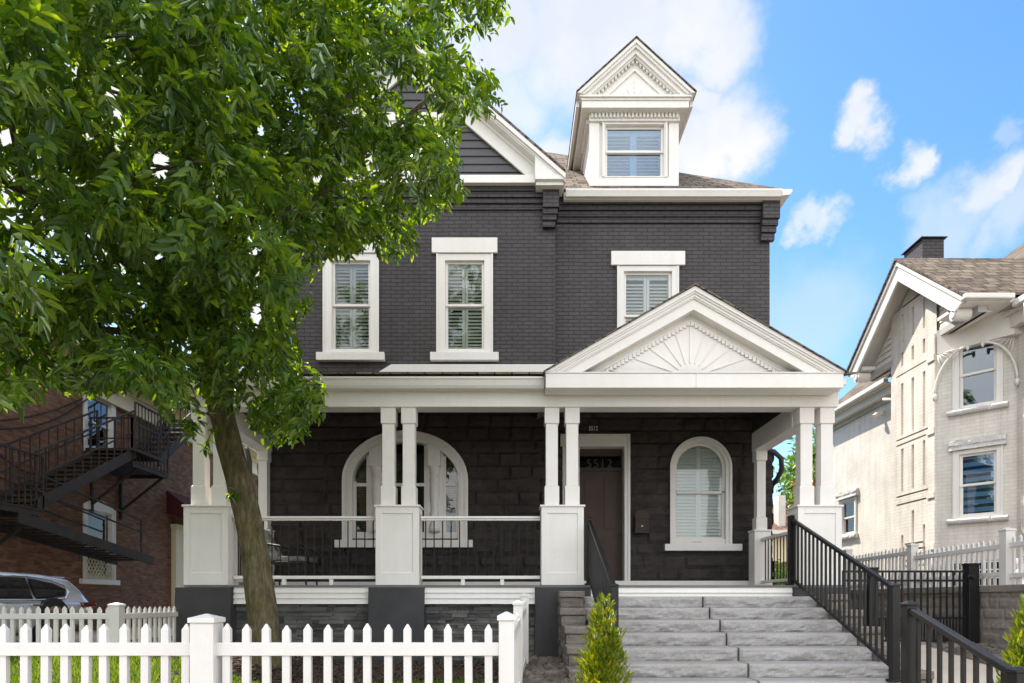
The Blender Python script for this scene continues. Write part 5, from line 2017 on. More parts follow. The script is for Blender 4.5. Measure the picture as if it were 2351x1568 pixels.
# ------------------------------------------------------------------ brown brick building on the left
def build_brick_building():
    X = -9.5
    t = thing('brick_building', 'brown brick apartment building with a black iron fire escape, at the left', 'building', (X, 15, .3))
    M = FR(X, 0, 0, 90)                  # local x = +Y, local y = -X (inward)
    y0, y1 = X * FPX / (190 - CX), X * FPX / (262 - CX)
    yc, w = (y0 + y1) / 2, y1 - y0
    zu0, zu1 = PZ(1038, yc), PZ(905, yc)
    zl0, zl1 = PZ(1330, yc), PZ(1165, yc)
    ZT_ = PZ(868, X * FPX / (258 - CX)) - .1
    mb = MB()
    wall_holes(3, 26, .1, ZT_, [(yc - w / 2 + .02, yc + w / 2 - .02, zu0 + .02, zu1 - .02), (yc - w / 2 + .02, yc + w / 2 - .02, zl0 + .02, zl1 - .02)], 0, .2, mb)
    mb.add([(26, 0, .1), (26, 12, .1), (26, 12, ZT_), (26, 0, ZT_)], [(0, 1, 2, 3)])
    mb.add([(3, 0, .1), (3, 12, .1), (3, 12, ZT_), (3, 0, ZT_)], [(0, 1, 2, 3)])
    mb.build('brick_wall', 'red_brick', t, M)
    sash_window(t, M @ Matrix.Translation((yc, 0, zu0)), w, zu1 - zu0, cas=.13, sill=(.05, .10, .06), shutter='zebra', mats=('white_paint', 'glass_sky'))
    lw = sash_window(t, M @ Matrix.Translation((yc, 0, zl0)), w, zl1 - zl0, cas=.12, sill=(.12, .12, .08), shutter=None)
    gr = MB()
    zg1 = zl0 + (zl1 - zl0) * .45
    n = 9
    a, b = yc - w / 2 + .08, yc + w / 2 - .08
    for i in range(-8, 12):
        for sg in (1, -1):
            u0 = a + (b - a) * i / n
            pts = []
            h = zg1 - zl0
            u1 = u0 + sg * h * .7
            # clip to the frame
            p, q = (u0, zl0), (u1, zg1)
            def cl(p, q):
                (px, pz), (qx, qz) = p, q
                if max(px, qx) < a or min(px, qx) > b: return None
                def at(u): return pz + (qz - pz) * (u - px) / (qx - px)
                if px < a: pz, px = at(a), a
                elif px > b: pz, px = at(b), b
                (p0x, p0z) = (px, pz)
                if qx < a: qz, qx = p[1] + (q[1] - p[1]) * (a - p[0]) / (q[0] - p[0]), a
                elif qx > b: qz, qx = p[1] + (q[1] - p[1]) * (b - p[0]) / (q[0] - p[0]), b
                return (p0x, p0z), (qx, qz)
            r = cl(p, q)
            if r and abs(r[0][0] - r[1][0]) > .01:
                gr.bar((r[0][0], -.05, r[0][1]), (r[1][0], -.05, r[1][1]), .012, .012, (0, 1, 0))
    gr.build('window_grille', 'cream_paint', t, M)
    # segmental head over the lower window
    hd = MB()
    n = 8
    pts = [(yc - w / 2 + w * i / n, zl1 + .16 * (1 - (2 * i / n - 1) ** 2)) for i in range(n + 1)]
    hd.prism([(yc - w / 2, zl1 - .02)] + pts + [(yc + w / 2, zl1 - .02)], -.025, .05)
    hd.build('window_head', 'white_paint', t, M)
    # cornice
    c = MB()
    c.box(2.6, 26.4, -.55, .0, ZT_ + .02, ZT_ + .10).box(2.6, 26.4, -.6, -.5, ZT_ + .10, ZT_ + .34)
    c.box(2.6, 26.4, -.10, -.001, ZT_ - .55, ZT_ + .02).box(2.6, 26.4, -.16, -.101, ZT_ - .15, ZT_ + .02)
    c.build('cornice', 'cream_paint', t, M)
    r = MB().hexa([(2.5, -.62, ZT_ + .34), (26.5, -.62, ZT_ + .34), (26.5, 6, ZT_ + 2.6), (2.5, 6, ZT_ + 2.6),
                   (2.5, -.62, ZT_ + .39), (26.5, -.62, ZT_ + .39), (26.5, 6, ZT_ + 2.65), (2.5, 6, ZT_ + 2.65)])
    r.build('roof', 'shingle_brown', t, M)
    # side door with a dark red awning
    ya = X * FPX / (393 - CX)
    d = MB().box(ya, ya + .28, -.14, -.001, .3, PZ(1205, ya)).box(ya - .03, ya + .31, -.18, -.001, PZ(1213, ya), PZ(1205, ya) + .02)
    d.box(ya + 1.3, ya + 1.6, -.14, -.001, .3, PZ(1205, ya)).box(ya + .28, ya + 1.3, -.05, -.002, .3, PZ(1205, ya))
    d.build('door_surround', 'cream_paint', t, M)
    z0, z1 = PZ(1198, ya), PZ(1158, ya)
    MB().prism([(-.001, z0 + .2), (-.9, z0), (-.9, z0 + .16), (-.001, z1 + .35)], ya - .25, ya + 1.9, 'x').build('awning', 'awning_red', t, M)
    # ---- fire escape
    Xo, Xi = -8.45, -9.42

    def P(px, py, x=Xo):
        y = x * FPX / (px - CX)
        return Vector((x, y, PZ(py, y)))
    # platforms
    pl = [((80, 1166), (-60, 1166)), ((310, 1050), (405, 1078))]
    a = P(84, 1168); z_lo = a.z
    ylo = (9.2, a.y + .15)
    b = P(306, 1046); z_hi = b.z - .12
    yhi = (b.y - .05, b.y + 1.45)
    root = None
    for (y0_, y1_), z in ((ylo, z_lo), (yhi, z_hi)):
        fe = MB()
        for k in range(10):
            x = Xi + (Xo - Xi) * k / 9
            fe.box(x - .03, x + .03, y0_, y1_, z - .03, z)
        for x in (Xi, Xo):
            fe.box(x - .02, x + .02, y0_, y1_, z - .13, z - .031)
        for y in (y0_, y1_ - .04):
            fe.box(Xi, Xo, y, y + .04, z - .125, z - .032)
        for y in (y0_ + .2, y1_ - .2):
            fe.bar((Xo, y, z - .13), (X + .02, y, z - .95), .05, .05)
            fe.bar((X + .03, y, z - .13), (X + .03, y, z - 1.15), .06, .06)
        root = fe.build('fire_escape', 'rust_metal', t) if root is None else fe.build('fire_landing', 'rust_metal', root) and root

    def flight(p, q, n, name='fire_stair', w=.85):
        m = MB()
        for x in (p.x, p.x - w):
            m.bar((x, p.y, p.z), (x, q.y, q.z), .035, .20)
        for i in range(n):
            f = (i + .5) / n
            y, z = p.y + (q.y - p.y) * f, p.z + (q.z - p.z) * f
            m.box(p.x - w, p.x, y - .11, y + .11, z - .015, z + .015)
        m.build(name, 'rust_metal', root)

    def rails(p, q, n, h=.95, x=None, name='fire_rail'):
        m = MB()
        m.bar(p + Vector((0, 0, h)), q + Vector((0, 0, h)), .035, .035)
        m.bar(p + Vector((0, 0, h * .52)), q + Vector((0, 0, h * .52)), .028, .028)
        for i in range(n + 1):
            f = i / n
            c = p + (q - p) * f
            k = .035 if i in (0, n) else .018
            m.box(c.x - k / 2, c.x + k / 2, c.y - k / 2, c.y + k / 2, c.z, c.z + h)
        m.build(name, 'rust_metal', root)
    u, l_ = P(310, 1040), P(82, 1160)
    flight(u, l_, 11)
    rails(u, l_, 12)
    rails(u - Vector((.85, 0, 0)), l_ - Vector((.85, 0, 0)), 12)
    u2, l2 = P(470, 962), P(362, 1062)
    flight(l2, u2, 9)
    rails(l2, u2, 9)
    rails(Vector((Xo, yhi[0], z_hi)), Vector((Xo, yhi[1], z_hi)), 10)
    rails(Vector((Xi + .05, yhi[0], z_hi)), Vector((Xo, yhi[0], z_hi)), 5)
    rails(Vector((Xo, ylo[0], z_lo)), Vector((Xo, ylo[1], z_lo)), 18)
    l3, l4 = P(40, 1186), P(352, 1288)
    flight(l3, l4, 15)
    m = MB()
    for x in (l3.x, l3.x - .85):
        m.bar((x, l3.y + .3, l3.z + .55), (x, l4.y - .5, l4.z + .62), .03, .03)
        m.bar((x, l3.y + .3, l3.z + .85), (x, l4.y - .5, l4.z + .90), .03, .03)
        m.bar((x, l4.y - .5, l4.z), (x, l4.y - .5, l4.z + .92), .04, .04)
    m.build('fire_rail', 'rust_metal', root)
    # landing in front of the upper window
    zb = PZ(1040, yc)
    rails(Vector((Xo + .1, yc - .55, zb)), Vector((Xo + .1, yc + .5, zb)), 8, 1.0)
    m = MB().box(Xi, Xo + .12, yc - .6, yc + .55, zb - .08, zb - .02)
    m.build('fire_landing', 'rust_metal', root)
    # cables sagging across the wall
    def cable(pts): return [M @ Vector(p) for p in pts]
    m = MB()
    for pa, pb, sag in (((0, 985), (215, 905), .25), ((0, 968), (190, 915), .1), ((0, 1030), (140, 1090), .2)):
        A, B_ = P(pa[0] - 20, pa[1], X + .06), P(pb[0], pb[1], X + .06)
        m.tube([A + (B_ - A) * (i / 10) - Vector((0, 0, sag * math.sin(math.pi * i / 10))) for i in range(11)], .015, 6)
    m.build('cable', 'wire', t)


build_brick_building()

# ------------------------------------------------------------------ parked car
def build_car():
    xs, yr = -6.85, 10.75         # near side and tail
    Wd, Ln = 1.88, 4.75
    g = ground_z(-7.5, 9) + .01
    t = thing('parked_car', 'silver blue sport utility car parked on the drive behind the pale picket fence', 'car', (xs - Wd / 2, yr - Ln / 2, g))
    zt = PZ(1313, 9.3)
    H = zt - g
    # local: s = distance from the tail forwards (towards the camera, -Y), v = across (0 = near side)
    M = Matrix(((0, -1, 0, xs), (-1, 0, 0, yr), (0, 0, 1, g), (0, 0, 0, 1)))
    belt = .62 * H
    b = MB()
    # lower body: stations along s with (inset, z low, z top)
    st = [(0.0, .16, .50, .60 * H), (.05, .06, .38, .63 * H), (.22, .01, .30, .645 * H), (.8, 0, .25, .64 * H), (1.6, 0, .22, belt), (3.2, 0, .22, .60 * H),
          (3.45, .01, .22, .585 * H), (4.2, .05, .25, .55 * H), (4.6, .16, .32, .48 * H), (4.75, .30, .40, .42 * H)]
    ring = []
    for s, ins, zl, zh in st:
        w0, w1 = ins, Wd - ins
        sec = [(w0 + .10, zl), (w0 + .015, zl + .10), (w0, zl + (zh - zl) * .55), (w0 + .012, zl + (zh - zl) * .8), (w0 + .05, zh - .03), (w0 + .10, zh),
               (w1 - .10, zh), (w1 - .05, zh - .03), (w1 - .012, zl + (zh - zl) * .8), (w1, zl + (zh - zl) * .55), (w1 - .015, zl + .10), (w1 - .10, zl)]
        ring.append([(s, v, z) for v, z in sec])
    n = len(ring[0])
    for r in ring:
        b.v += r
    for i in range(len(ring) - 1):
        for j in range(n):
            b.f.append((i * n + j, i * n + (j + 1) % n, (i + 1) * n + (j + 1) % n, (i + 1) * n + j))
    b.f.append(tuple(range(n)))
    b.f.append(tuple((len(ring) - 1) * n + j for j in range(n)))
    b.build('body', 'car_paint', t, M, smooth=True)
    # greenhouse shell in body colour with dark glass set 4 mm proud
    gh = MB()
    gs = [(.12, .10, .10, .66 * H), (.22, .12, .22, .82 * H), (.42, .16, .26, .955 * H), (.9, .19, .27, .99 * H), (1.7, .19, .27, H), (2.4, .18, .27, .985 * H), (2.75, .16, .26, .95 * H), (3.3, .12, .16, .75 * H), (3.65, .10, .12, .60 * H)]
    ring = []
    for s, i0, i1, z in gs:
        zb = belt - .02 if s < 3.5 else .585 * H
        ring.append([(s, .04, zb), (s, i0 - .03 + (.05 if z > .9 * H else 0), zb + (z - zb) * .55), (s, i0, z - .05), (s, i0 + .12, z), (s, Wd - i0 - .12, z), (s, Wd - i0, z - .05), (s, Wd - i0 + .03 - (.05 if z > .9 * H else 0), zb + (z - zb) * .55), (s, Wd - .04, zb)])
    n = 8
    for r in ring:
        gh.v += r
    for i in range(len(ring) - 1):
        for j in range(n - 1):
            gh.f.append((i * n + j, i * n + j + 1, (i + 1) * n + j + 1, (i + 1) * n + j))
    gh.f.append(tuple(range(n)))
    gh.f.append(tuple((len(ring) - 1) * n + j for j in range(n)))
    cab = gh.build('cabin', 'car_paint', t, M, smooth=True)
    # side glass as slightly bowed panels with a bright surround

    def vin(z):      # inset of the near flank at height z
        return .055 + .16 * max(0, (z - belt) / (H - belt))
    zb_, ztp = belt + .025, H * .925
    panes = [[(.62, zb_ + .05), (.55, zb_ + .16), (.80, ztp - .06), (1.25, ztp), (1.25, zb_)], [(1.33, zb_), (1.33, ztp), (2.2, ztp), (2.2, zb_)], [(2.28, zb_), (2.28, ztp), (2.62, ztp - .02), (3.25, zb_ + .02)]]
    for side in (0, 1):
        for poly in panes:
            m = MB()
            k = len(poly)
            f = (lambda z: vin(z) - .012) if side == 0 else (lambda z: Wd - vin(z) + .012)
            g2 = (lambda z: vin(z) + .02) if side == 0 else (lambda z: Wd - vin(z) - .02)
            m.v += [(s, f(z), z) for s, z in poly] + [(s, g2(z), z) for s, z in poly]
            m.f += [tuple(range(k)), tuple(range(2 * k - 1, k - 1, -1))] + [(i, (i + 1) % k, k + (i + 1) % k, k + i) for i in range(k)]
            m.build('side_window', 'car_glass_solid', t, M)
        f = (lambda z: vin(z) - .016) if side == 0 else (lambda z: Wd - vin(z) + .016)
        path = [(3.2, zb_), (2.2, zb_ - .012), (1.2, zb_ - .012), (.66, zb_ + .01), (.52, zb_ + .12), (.58, zb_ + .22), (.82, ztp - .02), (1.3, ztp + .025), (2.5, ztp + .02)]
        m = MB().tube([(s, f(z), z) for s, z in path], .013, 6)
        m.build('window_trim', 'chrome', t, M, smooth=True)
    # tail lights, rear glass, handles, wheels
    for v in (.03, Wd - .03):
        m = MB().box(.005, .34, v - .06, v + .06, .53 * H, .60 * H)
        m.build('tail_light', 'tail_light', t, M, bevel=.03)
    MB().hexa([(.105, .25, .67 * H), (.105, Wd - .25, .67 * H), (.14, Wd - .25, .67 * H), (.14, .25, .67 * H),
               (.33, .30, .92 * H), (.33, Wd - .30, .92 * H), (.40, Wd - .30, .92 * H), (.40, .30, .92 * H)]).build('rear_window', 'car_glass_solid', t, M)
    MB().box(.22, .5, .35, Wd - .35, .955 * H, .975 * H).build('spoiler', 'car_paint', t, M, bevel=.01)
    for s in (1.25, 2.2):
        MB().bar((s, -.022, .565 * H), (s + .22, -.022, .565 * H), .03, .03).build('handle', 'chrome', t, M, bevel=.008)
    for s in (.98, 3.75):
        for v, sg in ((.0, 1), (Wd, -1)):
            pts = [(s, v - sg * .01, .36), (s, v + sg * .20, .36)]
            wl = MB().tube(pts, .36, 28).build('wheel', 'rubber', t, M, smooth=False)
            m = MB().tube([(s, v - sg * .02, .36), (s, v - sg * .011, .36)], .24, 24)
            m.build('rim', 'chrome', wl, M)


t_ = NT('car_glass_solid')
MATS['car_glass_solid'] = t_.fin((.012, .012, .013), .05, None, .7)
build_car()

# ------------------------------------------------------------------ leaves
def unit(a):
    return a / np.maximum(np.linalg.norm(a, axis=-1, keepdims=True), 1e-9)


def leaflets(base, direction, normal, length, width, fold=.25, curl=.15):
    """each leaflet: six vertices, two quads folded along the midrib"""
    d = unit(direction)
    s = unit(np.cross(d, normal))
    n = np.cross(s, d)
    L, Wd = length[:, None], width[:, None]
    b = base
    tip = base + d * L - n * L * curl
    l1 = base + d * L * .30 + s * Wd * .42 + n * Wd * fold
    l2 = base + d * L * .66 + s * Wd * .36 + n * (Wd * fold - L * curl * .5)
    r1 = base + d * L * .30 - s * Wd * .42 + n * Wd * fold
    r2 = base + d * L * .66 - s * Wd * .36 + n * (Wd * fold - L * curl * .5)
    v = np.stack([b, l1, l2, tip, r2, r1], 1).reshape(-1, 3)
    k = np.arange(len(base))[:, None] * 6
    q = np.concatenate([k + np.array([[0, 1, 2, 3]]), k + np.array([[0, 3, 4, 5]])], 0)
    return v, q


def in_poly(poly, x, y):
    inside = np.zeros(len(x), bool)
    n = len(poly)
    for i in range(n):
        x0, y0 = poly[i]
        x1, y1 = poly[(i + 1) % n]
        c = ((y0 > y) != (y1 > y)) & (x < (x1 - x0) * (y - y0) / (y1 - y0 + 1e-12) + x0)
        inside ^= c
    return inside


def build_ash_tree():
    base = W(612, 1540, 8.5)
    base.z = ground_z(base.x, base.y) - .05
    t = thing('ash_tree', 'leaning ash tree with a broad leafy crown in front of the porch', 'tree', tuple(base))
    tr = [base, W(607, 1440, 8.5), W(588, 1290, 8.47), W(560, 1150, 8.4), W(527, 1020, 8.3), W(497, 900, 8.2), W(480, 800, 8.05), W(470, 690, 7.9)]
    rad = [.235, .195, .178, .165, .155, .148, .135, .12]
    m = MB()
    pts, rr = [], []
    for i in range(len(tr) - 1):
        for k in range(5):
            f = k / 5
            p = tr[i].lerp(tr[i + 1], f)
            p += Vector((noise.noise(p * 2.1), noise.noise(p * 2.1 + Vector((5, 0, 0))), 0)) * .02
            pts.append(p)
            rr.append((rad[i] * (1 - f) + rad[i + 1] * f) * (1 + .06 * noise.noise(p * 4)))
    pts.append(tr[-1]); rr.append(rad[-1])
    m.tube(pts, rr, 18)
    m.build('trunk', 'bark', t, smooth=True)
    # limbs
    limbs = []
    F = tr[5]
    G = tr[6]
    Hh = tr[7]
    spec = [(Hh, [(455, 560, 7.7), (430, 430, 7.4), (395, 300, 7.1), (370, 150, 6.8), (350, -60, 6.6)], .13),
            (Hh, [(500, 560, 7.8), (530, 400, 7.7), (560, 250, 7.6), (620, 80, 7.6), (680, -120, 7.6)], .125),
            (G, [(400, 700, 7.3), (300, 600, 6.7), (190, 520, 6.2), (60, 430, 5.8), (-120, 330, 5.5)], .085),
            (F, [(430, 820, 7.5), (330, 780, 6.8), (220, 760, 6.2), (80, 770, 5.8), (-80, 740, 5.5)], .06),
            (G, [(560, 640, 8.0), (680, 500, 8.0), (800, 380, 8.1), (920, 280, 8.2), (1030, 190, 8.3)], .085),
            (F, [(560, 860, 8.2), (630, 830, 8.1), (690, 860, 8.0)], .045),
            (Hh, [(600, 480, 7.6), (740, 300, 7.5), (880, 120, 7.6), (1000, -20, 7.8)], .07),
            (Hh, [(350, 480, 6.9), (230, 330, 6.3), (110, 180, 5.8), (-40, 40, 5.6)], .075),
            (G, [(620, 620, 7.9), (760, 530, 8.0), (860, 500, 8.1)], .05)]
    lb = MB()
    nodes = []
    for s, ps, r0 in spec:
        P_ = [Vector(s)] + [W(*p) for p in ps]
        sub, rs = [], []
        for i in range(len(P_) - 1):
            for k in range(4):
                f = k / 4
                p = P_[i].lerp(P_[i + 1], f)
                p += Vector((noise.noise(p * 1.7), noise.noise(p * 1.7 + Vector((9, 0, 0))), noise.noise(p * 1.7 + Vector((0, 9, 0))))) * .07
                sub.append(p)
                rs.append(r0 * (1 - .8 * (i + f) / (len(P_) - 1)))
        sub.append(P_[-1]); rs.append(r0 * .2)
        lb.tube(sub, rs, 10)
        nodes += list(zip(sub, rs))[2:]
    poly = [(-560, -200), (300, -330), (900, -260), (1190, -150), (1178, 0), (1160, 60), (1075, 80), (1065, 120), (1115, 150), (1168, 205), (1150, 250), (1062, 268), (1048, 330),
            (1050, 395), (1066, 440), (1005, 482), (958, 505), (952, 572), (885, 585), (855, 545), (805, 590), (752, 575), (705, 610), (716, 690), (672, 742), (682, 800),
            (742, 872), (748, 935), (700, 1005), (630, 1010), (575, 965), (535, 935), (500, 925), (450, 1000), (400, 975), (345, 885), (200, 892), (120, 880), (40, 940), (-100, 930), (-560, 880)]
    # clump centres through the crown's volume
    C_ = []
    tries = 0
    while len(C_) < 330 and tries < 30000:
        tries += 1
        px, py = RNG.uniform(-850, 1200), RNG.uniform(-650, 1000)
        if not in_poly(poly, np.array([px]), np.array([py]))[0]:
            continue
        yb = float(np.interp(px, [-850, 0, 500, 800, 1200], [5.2, 5.7, 6.8, 7.7, 8.4]))
        th = 1.7 if py < 600 else 1.1
        Y = yb + RNG.uniform(-th, th) * (1 if px < 600 else .8)
        if px < 260 and RNG.uniform() < .35:
            continue
        c = np.array(W(px, py, Y))
        if c[2] > 9.2:
            continue
        if all(np.linalg.norm(c - o) > .34 for o in C_):
            C_.append(c)
    C_ = np.array(C_)
    # twigs joining clumps to the limbs
    for c in C_[::2]:
        v = Vector(c)
        p, r = min(nodes, key=lambda q: (q[0] - v).length - q[1] * 2)
        d = (v - p).length
        if d > 3.2 or (p - v).length < .1:
            continue
        mid = p.lerp(v, .5) + Vector((0, 0, .10 * d))
        r1 = min(r * .6, .012 + .010 * d)
        lb.tube([p, p.lerp(mid, .5) + Vector((0, 0, .02)), mid, v], [r1, r1 * .8, r1 * .6, .006], 6)
    lb.build('limb', 'bark', t, smooth=True)
    # compound leaves hang off the clump surfaces
    per = 36
    n = len(C_) * per
    cen = np.repeat(C_, per, 0)
    u = unit(RNG.normal(size=(n, 3)))
    rad = np.repeat(RNG.uniform(.24, .46, len(C_)), per) * RNG.uniform(.35, 1.1, n)
    pos = cen + u * rad[:, None] * np.array([1, 1, .75])
    px = CX + FPX * pos[:, 0] / pos[:, 1]
    py = HZ - FPX * (pos[:, 2] - EYE) / pos[:, 1]
    keep = in_poly(poly, px, py) & (pos[:, 1] > 3.0)
    pos, u = pos[keep], u[keep]
    n = len(pos)
    out = u * np.array([1, 1, .35]) + np.array([0, 0, -.55]) + RNG.normal(size=(n, 3)) * .35
    rd = unit(out)
    up = unit(np.array([0, 0, 1.0]) + RNG.normal(size=(n, 3)) * .45)
    side = unit(np.cross(rd, up))
    up = np.cross(side, rd)
    B, D, N_, Ls, Ws = [], [], [], [], []
    rl = RNG.uniform(.12, .26, n)
    for f, sg in ((.30, 1), (.30, -1), (.58, 1), (.58, -1), (.85, 1), (.85, -1), (1.0, 0)):
        b = pos + rd * (rl * f)[:, None] - np.array([0, 0, 1]) * (rl * f * f * .25)[:, None]
        d = rd * (.75 if sg else 1) + side * sg * .8 + np.array([0, 0, -.22]) + RNG.normal(size=(n, 3)) * .12
        B.append(b); D.append(d)
        N_.append(up + RNG.normal(size=(n, 3)) * .25)
        L = RNG.uniform(.62, .95, n) * (rl * .72)
        Ls.append(L); Ws.append(L * RNG.uniform(.36, .46, n))
    B, D, N_, Ls, Ws = (np.concatenate(k) for k in (B, D, N_, Ls, Ws))
    # gaps between the boughs where the sky shows through
    tip = B + unit(D) * (Ls * .6)[:, None]
    px = CX + FPX * tip[:, 0] / tip[:, 1]
    py = HZ - FPX * (tip[:, 2] - EYE) / tip[:, 1]
    keep = in_poly(poly, px + RNG.normal(size=len(B)) * 9, py + RNG.normal(size=len(B)) * 9 - 10)
    jit = RNG.uniform(.75, 1.25, len(B))
    for hx, hy, ax, ay in ((258, 211, 20, 26), (369, 381, 26, 36), (23, 312, 26, 26), (598, 305, 10, 16), (498, 469, 12, 10), (533, 416, 9, 12), (193, 545, 16, 14),
                           (366, 595, 20, 13), (492, 621, 13, 26), (589, 627, 12, 20), (589, 721, 13, 26), (258, 756, 22, 16), (412, 350, 10, 18), (510, 528, 10, 16),
                           (120, 205, 12, 12), (300, 96, 12, 12), (700, 215, 9, 10), (330, 700, 12, 10), (95, 640, 12, 10), (455, 700, 9, 14), (640, 180, 9, 9), (20, 150, 12, 14), (270, 260, 12, 12)):
        keep &= ((px - hx) / ax) ** 2 + ((py - hy) / ay) ** 2 > jit
    B, D, N_, Ls, Ws = B[keep], D[keep], N_[keep], Ls[keep], Ws[keep]
    v, q = leaflets(B, D, N_, Ls, Ws)
    np_mesh('crown', v, q, 'ash_leaf', t)
    # two small shoots hanging off the trunk below the crown
    for foot, pts, n in (((512, 960), ((492, 985), (478, 1010), (470, 1030)), 9), ((556, 1135), ((540, 1128), (530, 1135)), 7)):
        c = [W(foot[0], foot[1], 8.3)] + [W(p[0], p[1], 8.1) for p in pts]
        MB().tube(c, .006, 5).build('twig', 'bark', t)
        sp = np.repeat(np.array([tuple(p) for p in c[1:]]), n, 0)
        k = len(sp)
        sp = sp + RNG.normal(size=(k, 3)) * .012
        v, q = leaflets(sp, np.array([-.1, -.2, -.5]) + RNG.normal(size=(k, 3)) * .55, np.array([0, -.4, 1]) + RNG.normal(size=(k, 3)) * .3, RNG.uniform(.08, .14, k), RNG.uniform(.03, .05, k))
        np_mesh('shoot', v, q, 'ash_leaf', t)


build_ash_tree()


def conifer(label, x, y, z0, h, r):
    t = thing('arborvitae', label, 'shrub', (x, y, z0))
    MB().tube([(x, y, z0), (x, y, z0 + h * .8)], [.03, .008], 8).build('trunk', 'bark', t)
    n = 4200
    f = RNG.uniform(0, 1, n) ** .8
    # feathery upright sprays: several leaders of unequal height
    lead = RNG.integers(0, 6, n)
    la = lead * 1.05 + .3
    lo = np.where(lead == 0, 0, .42) * r
    hh = h * np.array([1, .78, .62, .86, .55, .70])[lead]
    rr = r * np.where(lead == 0, .8, .52) * np.sin(np.clip((1 - f) * 1.15 + .10, 0, 1.25)) ** .9
    a = RNG.uniform(0, 2 * math.pi, n)
    k = RNG.uniform(.45, 1, n) * (1 + .18 * np.sin(f * 31 + lead))
    p = np.stack([x + lo * np.cos(la) * (1 - f * .5) + rr * k * np.cos(a), y + lo * np.sin(la) * (1 - f * .5) + rr * k * np.sin(a), z0 + .03 + f * hh], 1)
    d = np.stack([np.cos(a) * .6, np.sin(a) * .6, np.full(n, .95)], 1) + RNG.normal(size=(n, 3)) * .3
    nn = np.stack([np.cos(a), np.sin(a), np.zeros(n)], 1) + RNG.normal(size=(n, 3)) * .6
    L = RNG.uniform(.03, .10, n)
    v, q = leaflets(p, d, nn, L, L * .30, .1, .05)
    np_mesh('foliage', v, q, 'cedar_leaf', t)


conifer('small golden green conifer growing left of the stone steps', PX(1388, 6.6), 6.6, .12, PZ(1380, 6.6) - .12, .40)
conifer('golden green conifer beside the lower handrail at the right edge', PX(2362, 6.3), 6.3, .12, PZ(1440, 6.3) + .12, .36)


def broad_tree(label, x, y, z0, h, r, n=5000, mat='far_leaf', leaf=.22, name='broad_tree', low=.25, group=None):
    t = thing(name, label, 'tree', (x, y, z0), group)
    m = MB().tube([(x, y, z0), (x + .1, y, z0 + h * .35), (x, y + .1, z0 + h * .75)], [r * .09, r * .07, r * .02], 8)
    for k in range(5):
        a = k * 1.26
        m.tube([(x + .05, y, z0 + h * (.3 + .06 * k)), (x + r * .5 * math.cos(a), y + r * .5 * math.sin(a), z0 + h * (.5 + .07 * k))], [r * .04, r * .012], 6)
    m.build('trunk', 'bark', t)
    nc = 46
    C_ = []
    for i in range(nc):
        d = unit(RNG.normal(size=3))
        k = RNG.uniform(.35, .95)
        C_.append([x + d[0] * r * k, y + d[1] * r * k, z0 + h * (low + (1 - low) / 2) + d[2] * h * (1 - low) / 2 * k])
    C_ = np.array(C_)
    i = RNG.integers(0, nc, n)
    p = C_[i] + unit(RNG.normal(size=(n, 3))) * (RNG.uniform(.5, 1.05, n) * r * .30)[:, None]
    d = RNG.normal(size=(n, 3)) + np.array([0, 0, -.4])
    nn = RNG.normal(size=(n, 3)) + np.array([0, -.3, 1.0])
    L = RNG.uniform(.7, 1.3, n) * leaf
    v, q = leaflets(p, d, nn, L, L * .55, .15, .1)
    np_mesh('crown', v, q, mat, t)


broad_tree('bright green leafy tree behind the house, seen between the porch columns', 16.3, 31, .5, 8.6, 4.0, 17000, 'far_leaf', .34)
broad_tree('tall dark green tree farther back beside the white house', 20.2, 38, .5, 12.5, 5.2, 16000, 'far_leaf', .40)
broad_tree('small russet tree under the green trees behind the house', 12.9, 27, .5, 6.5, 1.6, 3500, 'ochre_leaf', .18)
broad_tree('green tree behind the brick building, glimpsed past the leaning trunk', -12.0, 30, .3, 8.5, 3.4, 7000)
broad_tree('low bright green bush by the wooden fence behind the porch', 7.9, 19.5, .5, 2.1, .7, 2500, 'far_leaf', .09, 'garden_bush', .1)


def build_back_garden():
    # small cream house with a brick chimney, far behind
    Y = 26
    t = thing('cream_house', 'distant cream house with a brown roof and tall brick chimney, behind the porch railing', 'house', (PX(1800, Y), Y, .5))
    x0, x1 = PX(1740, Y), PX(1860, Y)
    zt = PZ(1222, Y)
    MB().box(x0, x1, Y, Y + 5, .4, zt).build('wall', 'cream_paint', t)
    r = MB().hexa([(x0 - .3, Y - .35, zt), (x1 + .3, Y - .35, zt), (x1 + .3, Y + 3, zt + 1.5), (x0 - .3, Y + 3, zt + 1.5),
                   (x0 - .3, Y - .35, zt + .06), (x1 + .3, Y - .35, zt + .06), (x1 + .3, Y + 3, zt + 1.56), (x0 - .3, Y + 3, zt + 1.56)])
    roof = r.build('roof', 'shingle_brown', t)
    MB().box(x0 - .3, x1 + .3, Y - .40, Y - .352, zt - .10, zt + .05).build('gutter', 'white_paint', t)
    MB().box(PX(1790, Y), PX(1806, Y), Y + .1, Y + .6, zt - .2, PZ(1136, Y)).build('chimney', 'cream_brick', roof)
    f = thing('wooden_fence', 'brown wooden garden fence far behind the porch railing', 'fence', (9, 21, .5))
    m = MB()
    for i in range(44):
        x = 5.4 + i * .15
        m.box(x, x + .14, 21, 21.025, .4, 2.55 + .02 * (i % 3))
    m.build('board_panel', 'wood_fence', f)
    for i in range(4):
        MB().box(5.4 + i * 2.1, 5.52 + i * 2.1, 21.03, 21.15, .4, 2.6).build('post', 'wood_fence', f)


build_back_garden()

# ------------------------------------------------------------------ ground cover
def bed_mask(x, y):
    """mulch bed round the tree and along the porch"""
    return (y > 7.75 - .25 * np.sin(x * 1.7) + np.where(x < -4.4, (-4.4 - x) * 2.2, 0)) & (x > -5.0) & (x < .2)


